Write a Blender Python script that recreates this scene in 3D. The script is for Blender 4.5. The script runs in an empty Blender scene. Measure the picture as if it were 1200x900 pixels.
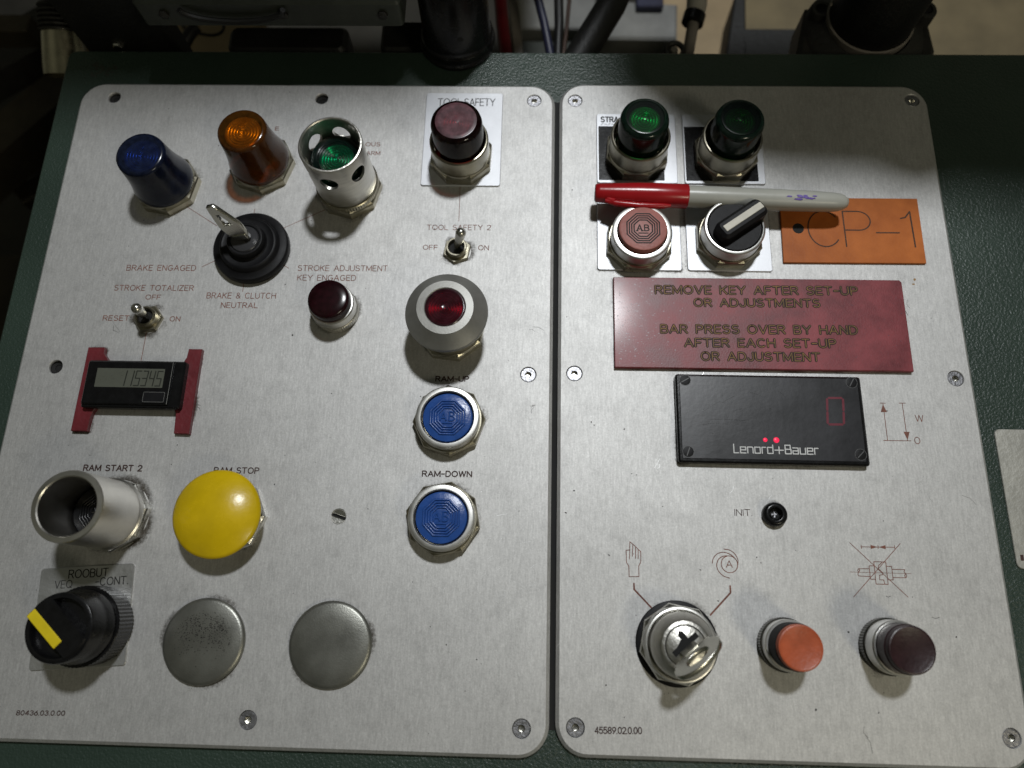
import bpy, bmesh, math, random
from math import sin, cos, pi, radians
from mathutils import Matrix, Vector, noise as mnoise

random.seed(11)
S = 0.01                      # everything below is in millimetres; 1 Blender unit = 100 mm
scene = bpy.context.scene
COL = scene.collection

# ------------------------------------------------------------------ camera
def rot_cam(p, r, y):
    return Matrix.Rotation(y, 3, 'Z') @ Matrix.Rotation(r, 3, 'Y') @ Matrix.Rotation(p, 3, 'X')
cam = bpy.data.cameras.new('camera'); camo = bpy.data.objects.new('camera', cam); COL.objects.link(camo)
cam.sensor_width = 36; cam.sensor_fit = 'HORIZONTAL'; cam.lens = 36 * 832 / 1200
cam.clip_start = 0.05; cam.clip_end = 400
camo.matrix_world = Matrix.Translation((0, 0, 370 * S)) @ rot_cam(0.2856384, 0.02285346, 0.02486476).to_4x4()
cam.dof.use_dof = True; cam.dof.focus_distance = 378 * S; cam.dof.aperture_fstop = 0.5
scene.camera = camo

# ------------------------------------------------------------------ light
world = bpy.data.worlds.new('World'); scene.world = world; world.use_nodes = True
wn = world.node_tree.nodes; wl = world.node_tree.links
bg = wn['Background']
tc = wn.new('ShaderNodeTexCoord'); nz = wn.new('ShaderNodeTexNoise'); rp = wn.new('ShaderNodeValToRGB')
nz.inputs['Scale'].default_value = 1.7; nz.inputs['Detail'].default_value = 1.5
rp.color_ramp.elements[0].position = 0.38; rp.color_ramp.elements[0].color = (0.035, 0.036, 0.026, 1)
rp.color_ramp.elements[1].position = 0.66; rp.color_ramp.elements[1].color = (0.20, 0.20, 0.15, 1)
wl.new(tc.outputs['Generated'], nz.inputs['Vector']); wl.new(nz.outputs['Fac'], rp.inputs['Fac'])
wl.new(rp.outputs['Color'], bg.inputs['Color']); bg.inputs['Strength'].default_value = 0.52

def area_lamp(name, pos, target, size, power, col):
    l = bpy.data.lights.new(name, 'AREA'); l.shape = 'DISK'; l.size = size * S; l.energy = power; l.color = col
    o = bpy.data.objects.new(name, l); COL.objects.link(o)
    o.location = Vector(pos) * S
    o.rotation_euler = (Vector(target) - Vector(pos)).to_track_quat('-Z', 'Y').to_euler()
    return o
area_lamp('work_lamp', (190, 790, 1560), (0, 110, 0), 140, 1690, (0.95, 0.98, 1.0))
area_lamp('shop_lamp', (900, -840, 1250), (0, 60, 0), 330, 420, (1.0, 0.92, 0.70))

scene.view_settings.view_transform = 'Standard'; scene.view_settings.look = 'None'
scene.view_settings.exposure = 0; scene.view_settings.gamma = 1
scene.render.engine = 'CYCLES'
try:
    scene.cycles.caustics_refractive = False; scene.cycles.caustics_reflective = False
except Exception: pass

# ------------------------------------------------------------------ materials
def new_mat(name):
    m = bpy.data.materials.new(name); m.use_nodes = True
    return m, m.node_tree.nodes, m.node_tree.links, m.node_tree.nodes['Principled BSDF']

def mk(name, col, rough=0.5, metal=0.0, var=0.15, vscale=6.0, bump=0.0, bscale=40.0, rvar=0.1, coat=0.0, spec=0.5, tint=None, stretch=(1, 1, 1), emis=None, estr=0):
    """principled surface with noise in its colour, gloss and relief"""
    m, n, l, p = new_mat(name)
    t = n.new('ShaderNodeTexCoord'); mp = n.new('ShaderNodeMapping'); mp.inputs['Scale'].default_value = stretch
    l.new(t.outputs['Object'], mp.inputs['Vector'])
    nz = n.new('ShaderNodeTexNoise'); nz.inputs['Scale'].default_value = vscale; nz.inputs['Detail'].default_value = 6; nz.inputs['Roughness'].default_value = 0.65
    l.new(mp.outputs['Vector'], nz.inputs['Vector'])
    r = n.new('ShaderNodeValToRGB'); e = r.color_ramp.elements
    lo = [c * (1 - var) for c in col]; hi = [min(1, c * (1 + var)) for c in (tint or col)]
    e[0].position = 0.32; e[0].color = (*lo, 1); e[1].position = 0.68; e[1].color = (*hi, 1)
    l.new(nz.outputs['Fac'], r.inputs['Fac']); l.new(r.outputs['Color'], p.inputs['Base Color'])
    mr = n.new('ShaderNodeMapRange'); mr.inputs['To Min'].default_value = max(0.03, rough - rvar); mr.inputs['To Max'].default_value = min(1, rough + rvar)
    l.new(nz.outputs['Fac'], mr.inputs['Value']); l.new(mr.outputs['Result'], p.inputs['Roughness'])
    p.inputs['Metallic'].default_value = metal; p.inputs['Coat Weight'].default_value = coat; p.inputs['Coat Roughness'].default_value = 0.12
    p.inputs['Specular IOR Level'].default_value = spec
    if bump:
        b2 = n.new('ShaderNodeTexNoise'); b2.inputs['Scale'].default_value = bscale; b2.inputs['Detail'].default_value = 2
        l.new(mp.outputs['Vector'], b2.inputs['Vector'])
        bp = n.new('ShaderNodeBump'); bp.inputs['Strength'].default_value = bump; bp.inputs['Distance'].default_value = 0.02
        l.new(b2.outputs['Fac'], bp.inputs['Height']); l.new(bp.outputs['Normal'], p.inputs['Normal'])
    if emis:
        p.inputs['Emission Color'].default_value = (*emis, 1); p.inputs['Emission Strength'].default_value = estr
    return m

def plate_mat():
    m, n, l, p = new_mat('brushed_plate')
    t = n.new('ShaderNodeTexCoord')
    def noise(scale, st=(1, 1, 1), det=5, rgh=0.6):
        mp = n.new('ShaderNodeMapping'); mp.inputs['Scale'].default_value = st
        l.new(t.outputs['Object'], mp.inputs['Vector'])
        z = n.new('ShaderNodeTexNoise'); z.inputs['Scale'].default_value = scale; z.inputs['Detail'].default_value = det; z.inputs['Roughness'].default_value = rgh
        l.new(mp.outputs['Vector'], z.inputs['Vector']); return z.outputs['Fac']
    def mrange(x, a, b, c, d):
        q = n.new('ShaderNodeMapRange'); q.inputs['From Min'].default_value = a; q.inputs['From Max'].default_value = b
        q.inputs['To Min'].default_value = c; q.inputs['To Max'].default_value = d; l.new(x, q.inputs['Value']); return q.outputs['Result']
    def mul(a, b):
        q = n.new('ShaderNodeMath'); q.operation = 'MULTIPLY'; l.new(a, q.inputs[0]); l.new(b, q.inputs[1]); return q.outputs[0]
    grain = noise(34, (3.2, 0.5, 1), 4, 0.7)
    fine = noise(130, (1, 1, 1), 2, 0.6)
    blot = noise(1.5, (1, 1, 1), 6, 0.62)
    spots = noise(9, (1, 1, 1), 7, 0.75)
    v = mul(mul(mrange(grain, 0.3, 0.7, 0.87, 1.10), mrange(fine, 0.3, 0.7, 0.90, 1.09)), mul(mrange(blot, 0.32, 0.68, 0.92, 1.04), mrange(spots, 0.28, 0.5, 0.86, 1.0)))
    mx = n.new('ShaderNodeMix'); mx.data_type = 'RGBA'; mx.blend_type = 'MULTIPLY'; mx.inputs[0].default_value = 1
    mx.inputs[6].default_value = (0.60, 0.595, 0.585, 1)
    cb = n.new('ShaderNodeCombineColor'); [l.new(v, cb.inputs[i]) for i in range(3)]
    l.new(cb.outputs[0], mx.inputs[7]); l.new(mx.outputs[2], p.inputs['Base Color'])
    p.inputs['Metallic'].default_value = 0.76
    l.new(mrange(blot, 0.3, 0.7, 0.60, 0.575), p.inputs['Roughness'])
    bp = n.new('ShaderNodeBump'); bp.inputs['Strength'].default_value = 0.10; bp.inputs['Distance'].default_value = 0.003
    ad = n.new('ShaderNodeMath'); ad.operation = 'ADD'; l.new(grain, ad.inputs[0]); l.new(fine, ad.inputs[1])
    l.new(ad.outputs[0], bp.inputs['Height']); l.new(bp.outputs['Normal'], p.inputs['Normal'])
    return m

def paint_mat():
    m, n, l, p = new_mat('hammered_green_paint')
    t = n.new('ShaderNodeTexCoord')
    a = n.new('ShaderNodeTexNoise'); a.inputs['Scale'].default_value = 105; a.inputs['Detail'].default_value = 3; a.inputs['Roughness'].default_value = 0.6
    b = n.new('ShaderNodeTexVoronoi'); b.inputs['Scale'].default_value = 80; b.feature = 'SMOOTH_F1'
    c = n.new('ShaderNodeTexNoise'); c.inputs['Scale'].default_value = 1.2; c.inputs['Detail'].default_value = 5
    for q in (a, b, c): l.new(t.outputs['Object'], q.inputs['Vector'])
    ad = n.new('ShaderNodeMath'); ad.operation = 'SUBTRACT'; l.new(a.outputs['Fac'], ad.inputs[0]); l.new(b.outputs['Distance'], ad.inputs[1])
    bp = n.new('ShaderNodeBump'); bp.inputs['Strength'].default_value = 0.38; bp.inputs['Distance'].default_value = 0.008
    l.new(ad.outputs[0], bp.inputs['Height']); l.new(bp.outputs['Normal'], p.inputs['Normal'])
    r = n.new('ShaderNodeValToRGB'); e = r.color_ramp.elements
    e[0].position = 0.3; e[0].color = (0.022, 0.038, 0.029, 1); e[1].position = 0.75; e[1].color = (0.034, 0.056, 0.043, 1)
    l.new(c.outputs['Fac'], r.inputs['Fac']); l.new(r.outputs['Color'], p.inputs['Base Color'])
    p.inputs['Roughness'].default_value = 0.36
    return m

def lens_mat(name, tint, haze=0.08, rough=0.16, dust=None):
    """clear coloured plastic: tinted see-through body, glossy skin, a little dust"""
    m, n, l, p = new_mat(name)
    n.remove(p); out = n['Material Output']
    tr = n.new('ShaderNodeBsdfTransparent'); tr.inputs['Color'].default_value = (*tint, 1)
    df = n.new('ShaderNodeBsdfDiffuse'); df.inputs['Color'].default_value = (*(dust or [c * 0.5 for c in tint]), 1)
    gl = n.new('ShaderNodeBsdfGlossy'); gl.inputs['Roughness'].default_value = rough
    fr = n.new('ShaderNodeFresnel'); fr.inputs['IOR'].default_value = 1.5
    nz = n.new('ShaderNodeTexNoise'); nz.inputs['Scale'].default_value = 30; nz.inputs['Detail'].default_value = 5
    t = n.new('ShaderNodeTexCoord'); l.new(t.outputs['Object'], nz.inputs['Vector'])
    mr = n.new('ShaderNodeMapRange'); mr.inputs['From Min'].default_value = 0.3; mr.inputs['From Max'].default_value = 0.75
    mr.inputs['To Min'].default_value = haze * 0.5; mr.inputs['To Max'].default_value = haze * 1.6
    l.new(nz.outputs['Fac'], mr.inputs['Value'])
    m1 = n.new('ShaderNodeMixShader'); m2 = n.new('ShaderNodeMixShader')
    l.new(mr.outputs['Result'], m1.inputs['Fac']); l.new(tr.outputs[0], m1.inputs[1]); l.new(df.outputs[0], m1.inputs[2])
    l.new(fr.outputs[0], m2.inputs['Fac']); l.new(m1.outputs[0], m2.inputs[1]); l.new(gl.outputs[0], m2.inputs[2])
    l.new(m2.outputs[0], out.inputs['Surface'])
    return m

def grime_mat():
    m, n, l, p = new_mat('greasy_grime')
    out = n['Material Output']
    at = n.new('ShaderNodeAttribute'); at.attribute_name = 'fall'
    t = n.new('ShaderNodeTexCoord')
    nz = n.new('ShaderNodeTexNoise'); nz.inputs['Scale'].default_value = 62; nz.inputs['Detail'].default_value = 7; nz.inputs['Roughness'].default_value = 0.85
    l.new(t.outputs['Object'], nz.inputs['Vector'])
    ad = n.new('ShaderNodeMath'); ad.operation = 'ADD'; l.new(at.outputs['Fac'], ad.inputs[0]); l.new(nz.outputs['Fac'], ad.inputs[1])
    mr = n.new('ShaderNodeMapRange'); mr.inputs['From Min'].default_value = 0.82; mr.inputs['From Max'].default_value = 1.12; mr.inputs['To Max'].default_value = 0.78
    l.new(ad.outputs[0], mr.inputs['Value'])
    tr = n.new('ShaderNodeBsdfTransparent'); mx = n.new('ShaderNodeMixShader')
    p.inputs['Base Color'].default_value = (0.050, 0.038, 0.022, 1); p.inputs['Roughness'].default_value = 0.6
    l.new(mr.outputs['Result'], mx.inputs['Fac']); l.new(tr.outputs[0], mx.inputs[1]); l.new(p.outputs[0], mx.inputs[2]); l.new(mx.outputs[0], out.inputs['Surface'])
    return m

M = dict(
    plate=plate_mat(), paint=paint_mat(), grime=grime_mat(),
    nut=mk('plated_nut', (0.37, 0.345, 0.27), 0.30, 1.0, 0.25, 9, 0.02, 120, 0.1),
    ring=mk('satin_ring', (0.66, 0.65, 0.62), 0.36, 1.0, 0.12, 10, 0.015, 150, 0.06),
    steel=mk('bright_steel', (0.62, 0.61, 0.57), 0.26, 1.0, 0.2, 10, 0.06, 70, 0.1),
    tube=mk('turned_tube', (0.60, 0.585, 0.54), 0.36, 1.0, 0.12, 8, 0.1, 60, 0.1, stretch=(1, 1, 5)),
    screw=mk('zinc_screw', (0.36, 0.36, 0.38), 0.42, 1.0, 0.25, 20, 0.15, 80, 0.12),
    alu=mk('printed_aluminium', (0.66, 0.67, 0.70), 0.52, 0.70, 0.08, 7, 0.03, 120, 0.06),
    blankmetal=mk('hammered_blank', (0.26, 0.26, 0.235), 0.38, 0.85, 0.18, 5, 0.07, 170, 0.08),
    knob=mk('black_plastic', (0.006, 0.006, 0.0065), 0.26, 0, 0.3, 20, 0.03, 60, 0.08, spec=0.32),
    matte=mk('matt_black_rubber', (0.006, 0.006, 0.007), 0.5, 0, 0.3, 12, 0.03, 60, 0.1, spec=0.22),
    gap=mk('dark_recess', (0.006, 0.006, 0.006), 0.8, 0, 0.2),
    blue=mk('blue_plastic', (0.022, 0.080, 0.31), 0.27, 0, 0.14, 14, 0.06, 60, 0.1),
    pink=mk('faded_red_plastic', (0.38, 0.14, 0.12), 0.48, 0, 0.16, 10, 0.08, 60, 0.1),
    orange=mk('orange_plastic', (0.42, 0.085, 0.030), 0.42, 0, 0.22, 9, 0.08, 60, 0.1),
    maroon=mk('maroon_plastic', (0.022, 0.006, 0.008), 0.40, 0, 0.3, 12, 0.06, 60, 0.1),
    yellow=mk('yellow_plastic', (0.64, 0.44, 0.005), 0.27, 0, 0.17, 3.2, 0.03, 60, 0.12),
    stripe=mk('yellow_stripe', (0.72, 0.56, 0.01), 0.5, 0, 0.10, 9),
    white=mk('worn_white_paint', (0.60, 0.57, 0.49), 0.5, 0, 0.18, 9),
    ink=mk('brown_print', (0.19, 0.070, 0.046), 0.6, 0, 0.35, 30),
    blackink=mk('dark_print', (0.040, 0.016, 0.012), 0.6, 0, 0.3, 30),
    engrave=mk('engraved_fill', (0.012, 0.011, 0.010), 0.7, 0, 0.4, 30),
    phenolic=mk('red_phenolic', (0.135, 0.014, 0.020), 0.44, 0, 0.25, 7, 0.12, 40, 0.12),
    sign=mk('red_sign_plastic', (0.17, 0.018, 0.026), 0.46, 0, 0.30, 5, 0.05, 110, 0.1, coat=0.10, tint=(0.22, 0.034, 0.042)),
    groove=mk('groove_brown', (0.022, 0.008, 0.005), 0.7, 0, 0.5, 25),
    olive=mk('groove_brass', (0.20, 0.105, 0.022), 0.6, 0, 0.6, 22),
    tag=mk('orange_tag', (0.42, 0.110, 0.020), 0.5, 0, 0.16, 4, 0.05, 80, 0.1, spec=0.25, tint=(0.46, 0.135, 0.028)),
    glass=mk('smoked_window', (0.012, 0.012, 0.015), 0.34, 0, 0.4, 5, 0.02, 30, 0.08, spec=0.6),
    lcd=mk('lcd_grey', (0.10, 0.105, 0.085), 0.3, 0, 0.08, 6),
    lcdseg=mk('lcd_segment', (0.022, 0.024, 0.019), 0.4, 0, 0.1),
    led=mk('red_led', (0.5, 0.01, 0.03), 0.4, 0, 0.05, emis=(1.0, 0.02, 0.10), estr=0.75),
    digit=mk('dim_red_digit', (0.05, 0.004, 0.010), 0.4, 0, 0.2, 30, emis=(1.0, 0.03, 0.12), estr=0.055),
    logo=mk('white_print', (0.62, 0.62, 0.62), 0.5, 0, 0.1),
    pencap=mk('red_pen_cap', (0.34, 0.008, 0.012), 0.25, 0, 0.08, 8, 0.02, 40, 0.05),
    pengrey=mk('grey_pen_barrel', (0.40, 0.40, 0.36), 0.34, 0, 0.05, 8, 0.02, 40, 0.05),
    purple=mk('purple_ink', (0.13, 0.08, 0.36), 0.5, 0, 0.3, 30),
    brass=mk('nickel_key', (0.66, 0.645, 0.58), 0.26, 1.0, 0.10, 6, 0.02, 60, 0.05),
    amberlens=lens_mat('amber_lens', (0.86, 0.40, 0.045), 0.16, 0.14, (0.24, 0.095, 0.015)),
    amberbody=lens_mat('amber_lens_body', (0.74, 0.28, 0.03), 0.42, 0.14, (0.13, 0.045, 0.008)),
    bluelens=lens_mat('blue_lens', (0.09, 0.17, 0.48), 0.34, 0.24, (0.018, 0.028, 0.070)),
    bluebody=lens_mat('blue_lens_body', (0.03, 0.06, 0.25), 0.6, 0.2, (0.008, 0.013, 0.036)),
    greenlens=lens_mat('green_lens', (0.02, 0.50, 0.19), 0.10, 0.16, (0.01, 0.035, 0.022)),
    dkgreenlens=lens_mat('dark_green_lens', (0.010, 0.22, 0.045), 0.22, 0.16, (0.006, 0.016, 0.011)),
    redlens=lens_mat('red_lens', (0.34, 0.025, 0.06), 0.34, 0.2, (0.085, 0.018, 0.030)),
    greenbody=lens_mat('green_lens_body', (0.012, 0.12, 0.04), 0.7, 0.16, (0.006, 0.016, 0.011)),
    tealens=lens_mat('teal_lens', (0.03, 0.50, 0.30), 0.14, 0.16, (0.008, 0.045, 0.034)),
    smallred=lens_mat('small_red_lens', (0.32, 0.012, 0.03), 0.3, 0.2, (0.045, 0.008, 0.014)),
    winelens=lens_mat('dusty_wine_lens', (0.55, 0.08, 0.12), 0.55, 0.3, (0.17, 0.075, 0.092)),
    winebody=lens_mat('wine_lens_body', (0.30, 0.012, 0.018), 0.12, 0.12, (0.03, 0.006, 0.008)),
    reflector=mk('pale_reflector', (0.70, 0.70, 0.68), 0.28, 0.8, 0.1),
    ambercore=mk('amber_lamp_core', (0.20, 0.15, 0.10), 0.4, 0.6, 0.4, 9),
    slotgrey=mk('worn_slot_grey', (0.085, 0.085, 0.088), 0.5, 0, 0.3, 20),
    shroudmetal=mk('satin_shroud', (0.62, 0.60, 0.555), 0.34, 1.0, 0.08, 6, 0.03, 110, 0.05),
    knurldark=mk('oily_knurl', (0.10, 0.097, 0.085), 0.35, 1.0, 0.3, 12),
    darkmetal=mk('dark_machine_metal', (0.006, 0.006, 0.0055), 0.55, 0.0, 0.4, 4, 0.2, 30),
    castiron=mk('cast_iron', (0.016, 0.015, 0.013), 0.55, 0.0, 0.35, 6, 0.3, 30),
    greypaint=mk('grey_paint', (0.20, 0.20, 0.19), 0.55, 0, 0.25, 2, 0.1, 20),
    greengrey=mk('green_grey_paint', (0.028, 0.033, 0.026), 0.5, 0, 0.4, 2, 0.1, 20),
    tan=mk('tan_board', (0.36, 0.27, 0.16), 0.7, 0, 0.2, 1.5, 0.1, 20),
    olivewall=mk('olive_board', (0.17, 0.135, 0.075), 0.7, 0, 0.25, 1.2, 0.1, 20),
    rust=mk('oily_steel', (0.045, 0.037, 0.025), 0.45, 0.5, 0.45, 2, 0.2, 20),
    redcable=mk('red_hose', (0.14, 0.006, 0.012), 0.4, 0, 0.2),
    palestrip=mk('pale_strip', (0.20, 0.18, 0.16), 0.6, 0, 0.2),
    bluecable=mk('navy_cable', (0.016, 0.018, 0.045), 0.45, 0, 0.2),
    blackcable=mk('black_cable', (0.010, 0.010, 0.010), 0.45, 0, 0.2),
    browncable=mk('brown_cable', (0.07, 0.035, 0.022), 0.5, 0, 0.2),
    floor=mk('dark_floor', (0.030, 0.027, 0.020), 0.7, 0, 0.5, 1.0, 0.2, 10),
    scratch=mk('bare_scratch', (0.85, 0.85, 0.84), 0.35, 0.8, 0.1),
    speck=mk('black_speck', (0.02, 0.018, 0.015), 0.7, 0, 0.4),
    brownspot=mk('brown_spot', (0.30, 0.17, 0.06), 0.7, 0, 0.3),
    nickel=mk('nickel_fitting', (0.52, 0.48, 0.36), 0.28, 1.0, 0.2, 6),
)

# ------------------------------------------------------------------ mesh helpers
class MB:
    """collects faces in millimetres, builds one mesh object"""
    def __init__(self): self.v = []; self.f = []; self.zc = 0.0
    def add(self, vs, fs, T=None):
        o = len(self.v)
        for p in vs:
            p = Vector(p)
            self.v.append(T @ p if T else p)
        self.f += [[i + o for i in f] for f in fs]
        return self
    def lathe(self, prof, seg=64, T=None, phase=0.0, rfun=None):
        vs, fs, rings = [], [], []
        for (r, z) in prof:
            if r < 1e-6: rings.append([len(vs)]); vs.append((0, 0, z))
            else:
                ring = []
                for k in range(seg):
                    a = phase + 2 * pi * k / seg
                    rr = r if rfun is None else rfun(r, z, k)
                    ring.append(len(vs)); vs.append((rr * cos(a), rr * sin(a), z))
                rings.append(ring)
        for A, B in zip(rings, rings[1:]):
            for k in range(seg):
                k2 = (k + 1) % seg
                if len(A) == 1 and len(B) == 1: continue
                if len(A) == 1: fs.append([A[0], B[k], B[k2]])
                elif len(B) == 1: fs.append([A[k], A[k2], B[0]])
                else: fs.append([A[k], A[k2], B[k2], B[k]])
        return self.add(vs, fs, T)
    def prism(self, poly, z0, z1, ch=0.0, T=None, bottom=True):
        """extruded outline (anticlockwise), its top edge chamfered by ch"""
        n = len(poly); loops = [[(x, y, z0) for x, y in poly]]
        if ch > 0:
            loops.append([(x, y, z1 - ch) for x, y in poly])
            loops.append([(x, y, z1) for x, y in inset(poly, ch)])
        else: loops.append([(x, y, z1) for x, y in poly])
        vs = [p for L in loops for p in L]; fs = []
        for j in range(len(loops) - 1):
            for k in range(n):
                k2 = (k + 1) % n
                fs.append([j * n + k, j * n + k2, (j + 1) * n + k2, (j + 1) * n + k])
        m = (len(loops) - 1) * n
        fs.append([m + k for k in range(n)])
        if bottom: fs.append(list(range(n - 1, -1, -1)))
        return self.add(vs, fs, T)
    def box(self, x0, x1, y0, y1, z0, z1, r=0.0, ch=0.0, T=None):
        return self.prism(rrect(x0, x1, y0, y1, r), z0, z1, ch, T)
    def tube(self, pts, rad, seg=12, cap=True, T=None):
        pts = [Vector(p) for p in pts]; n = len(pts); vs, fs = [], []
        rads = rad if isinstance(rad, (list, tuple)) else [rad] * n
        up = None
        for i, p in enumerate(pts):
            d = (pts[min(i + 1, n - 1)] - pts[max(i - 1, 0)]).normalized()
            if up is None:
                up = d.orthogonal().normalized()
            up = (up - d * up.dot(d)).normalized(); side = d.cross(up)
            for k in range(seg):
                a = 2 * pi * k / seg
                vs.append(p + (up * cos(a) + side * sin(a)) * rads[i])
        for i in range(n - 1):
            for k in range(seg):
                k2 = (k + 1) % seg
                fs.append([i * seg + k, i * seg + k2, (i + 1) * seg + k2, (i + 1) * seg + k])
        if cap:
            fs.append(list(range(seg - 1, -1, -1))); fs.append([(n - 1) * seg + k for k in range(seg)])
        return self.add(vs, fs, T)
    def ribbon(self, pts, w, z, T=None):
        """flat stroke with round ends; sharp corners start a new stroke a hair higher"""
        pts = [Vector((p[0], p[1])) for p in pts]
        runs, cur = [], [pts[0]]
        for i in range(1, len(pts)):
            if (pts[i] - cur[-1]).length < 1e-5: continue
            if len(cur) >= 2:
                a = (cur[-1] - cur[-2]).normalized(); b = (pts[i] - cur[-1]).normalized()
                if a.dot(b) < 0.3: runs.append(cur); cur = [cur[-1]]
            cur.append(pts[i])
        runs.append(cur)
        for run in runs:
            if len(run) < 2: continue
            self.zc += 0.0025; zz = z + self.zc % 0.05
            n = len(run); L, R = [], []
            for i in range(n):
                d0 = (run[i] - run[i - 1]).normalized() if i > 0 else (run[1] - run[0]).normalized()
                d1 = (run[i + 1] - run[i]).normalized() if i < n - 1 else d0
                d = (d0 + d1).normalized(); nn = Vector((-d.y, d.x)); k = max(0.5, nn.dot(Vector((-d1.y, d1.x))))
                L.append(run[i] + nn * (w / 2 / k)); R.append(run[i] - nn * (w / 2 / k))
            vs = [(p.x, p.y, zz) for p in L] + [(p.x, p.y, zz) for p in R]
            fs = [[n + i, n + i + 1, i + 1, i] for i in range(n - 1)]
            for e, s in ((0, -1), (n - 1, 1)):
                d = ((run[1] - run[0]) if e == 0 else (run[-1] - run[-2])).normalized() * s
                nn = Vector((-d.y, d.x)); o = len(vs); c = run[e]
                arc = [c + (nn * cos(t) + d * sin(t)) * (w / 2) for t in [pi * q / 4 for q in range(5)]]
                vs += [(p.x, p.y, zz) for p in arc]; fs.append([o + 4, o + 3, o + 2, o + 1, o])
            self.add(vs, fs, T)
        return self
    def build(self, name, mat, parent=None, smooth=38, normals=True):
        me = bpy.data.meshes.new(name)
        me.from_pydata([tuple(p * S) for p in self.v], [], self.f)
        if normals:
            bm = bmesh.new(); bm.from_mesh(me); bmesh.ops.recalc_face_normals(bm, faces=bm.faces); bm.to_mesh(me); bm.free()
        me.materials.append(mat)
        if smooth:
            me.polygons.foreach_set('use_smooth', [True] * len(me.polygons)); me.set_sharp_from_angle(angle=radians(smooth))
        me.update()
        o = bpy.data.objects.new(name, me); COL.objects.link(o)
        if parent: o.parent = parent
        return o

def inset(poly, d):
    n = len(poly); out = []
    for i in range(n):
        p0, p1, p2 = Vector(poly[i - 1]), Vector(poly[i]), Vector(poly[(i + 1) % n])
        a = (p1 - p0).normalized(); b = (p2 - p1).normalized()
        na = Vector((-a.y, a.x)); nb = Vector((-b.y, b.x)); m = (na + nb)
        if m.length < 1e-6: m = na
        m.normalize(); k = max(0.4, m.dot(na)); q = p1 + m * (d / k); out.append((q.x, q.y))
    return out
def rrect(x0, x1, y0, y1, r, n=7):
    if r <= 0: return [(x0, y0), (x1, y0), (x1, y1), (x0, y1)]
    p = []
    for cx, cy, a0 in ((x1 - r, y0 + r, -90), (x1 - r, y1 - r, 0), (x0 + r, y1 - r, 90), (x0 + r, y0 + r, 180)):
        for k in range(n + 1):
            a = radians(a0 + 90 * k / n); p.append((cx + r * cos(a), cy + r * sin(a)))
    return p
def circle(cx, cy, r, n=40, a0=0, a1=360):
    return [(cx + r * cos(radians(a0 + (a1 - a0) * k / n)), cy + r * sin(radians(a0 + (a1 - a0) * k / n))) for k in range(n + 1)]
def T3(x=0, y=0, z=0, rz=0, rx=0, ry=0):
    return Matrix.Translation((x, y, z)) @ Matrix.Rotation(radians(rz), 4, 'Z') @ Matrix.Rotation(radians(ry), 4, 'Y') @ Matrix.Rotation(radians(rx), 4, 'X')

def tag(o, label, cat=None, group=None, kind=None):
    if label: o['label'] = label
    if cat: o['category'] = cat
    if group: o['group'] = group
    if kind: o['kind'] = kind
    return o
def thing(name, label, cat, x, y, z=0, rz=0, group=None):
    o = bpy.data.objects.new(name, None); COL.objects.link(o); o.empty_display_size = 0.05
    o.location = (x * S, y * S, z * S); o.rotation_euler = (0, 0, radians(rz))
    return tag(o, label, cat, group)

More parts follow.
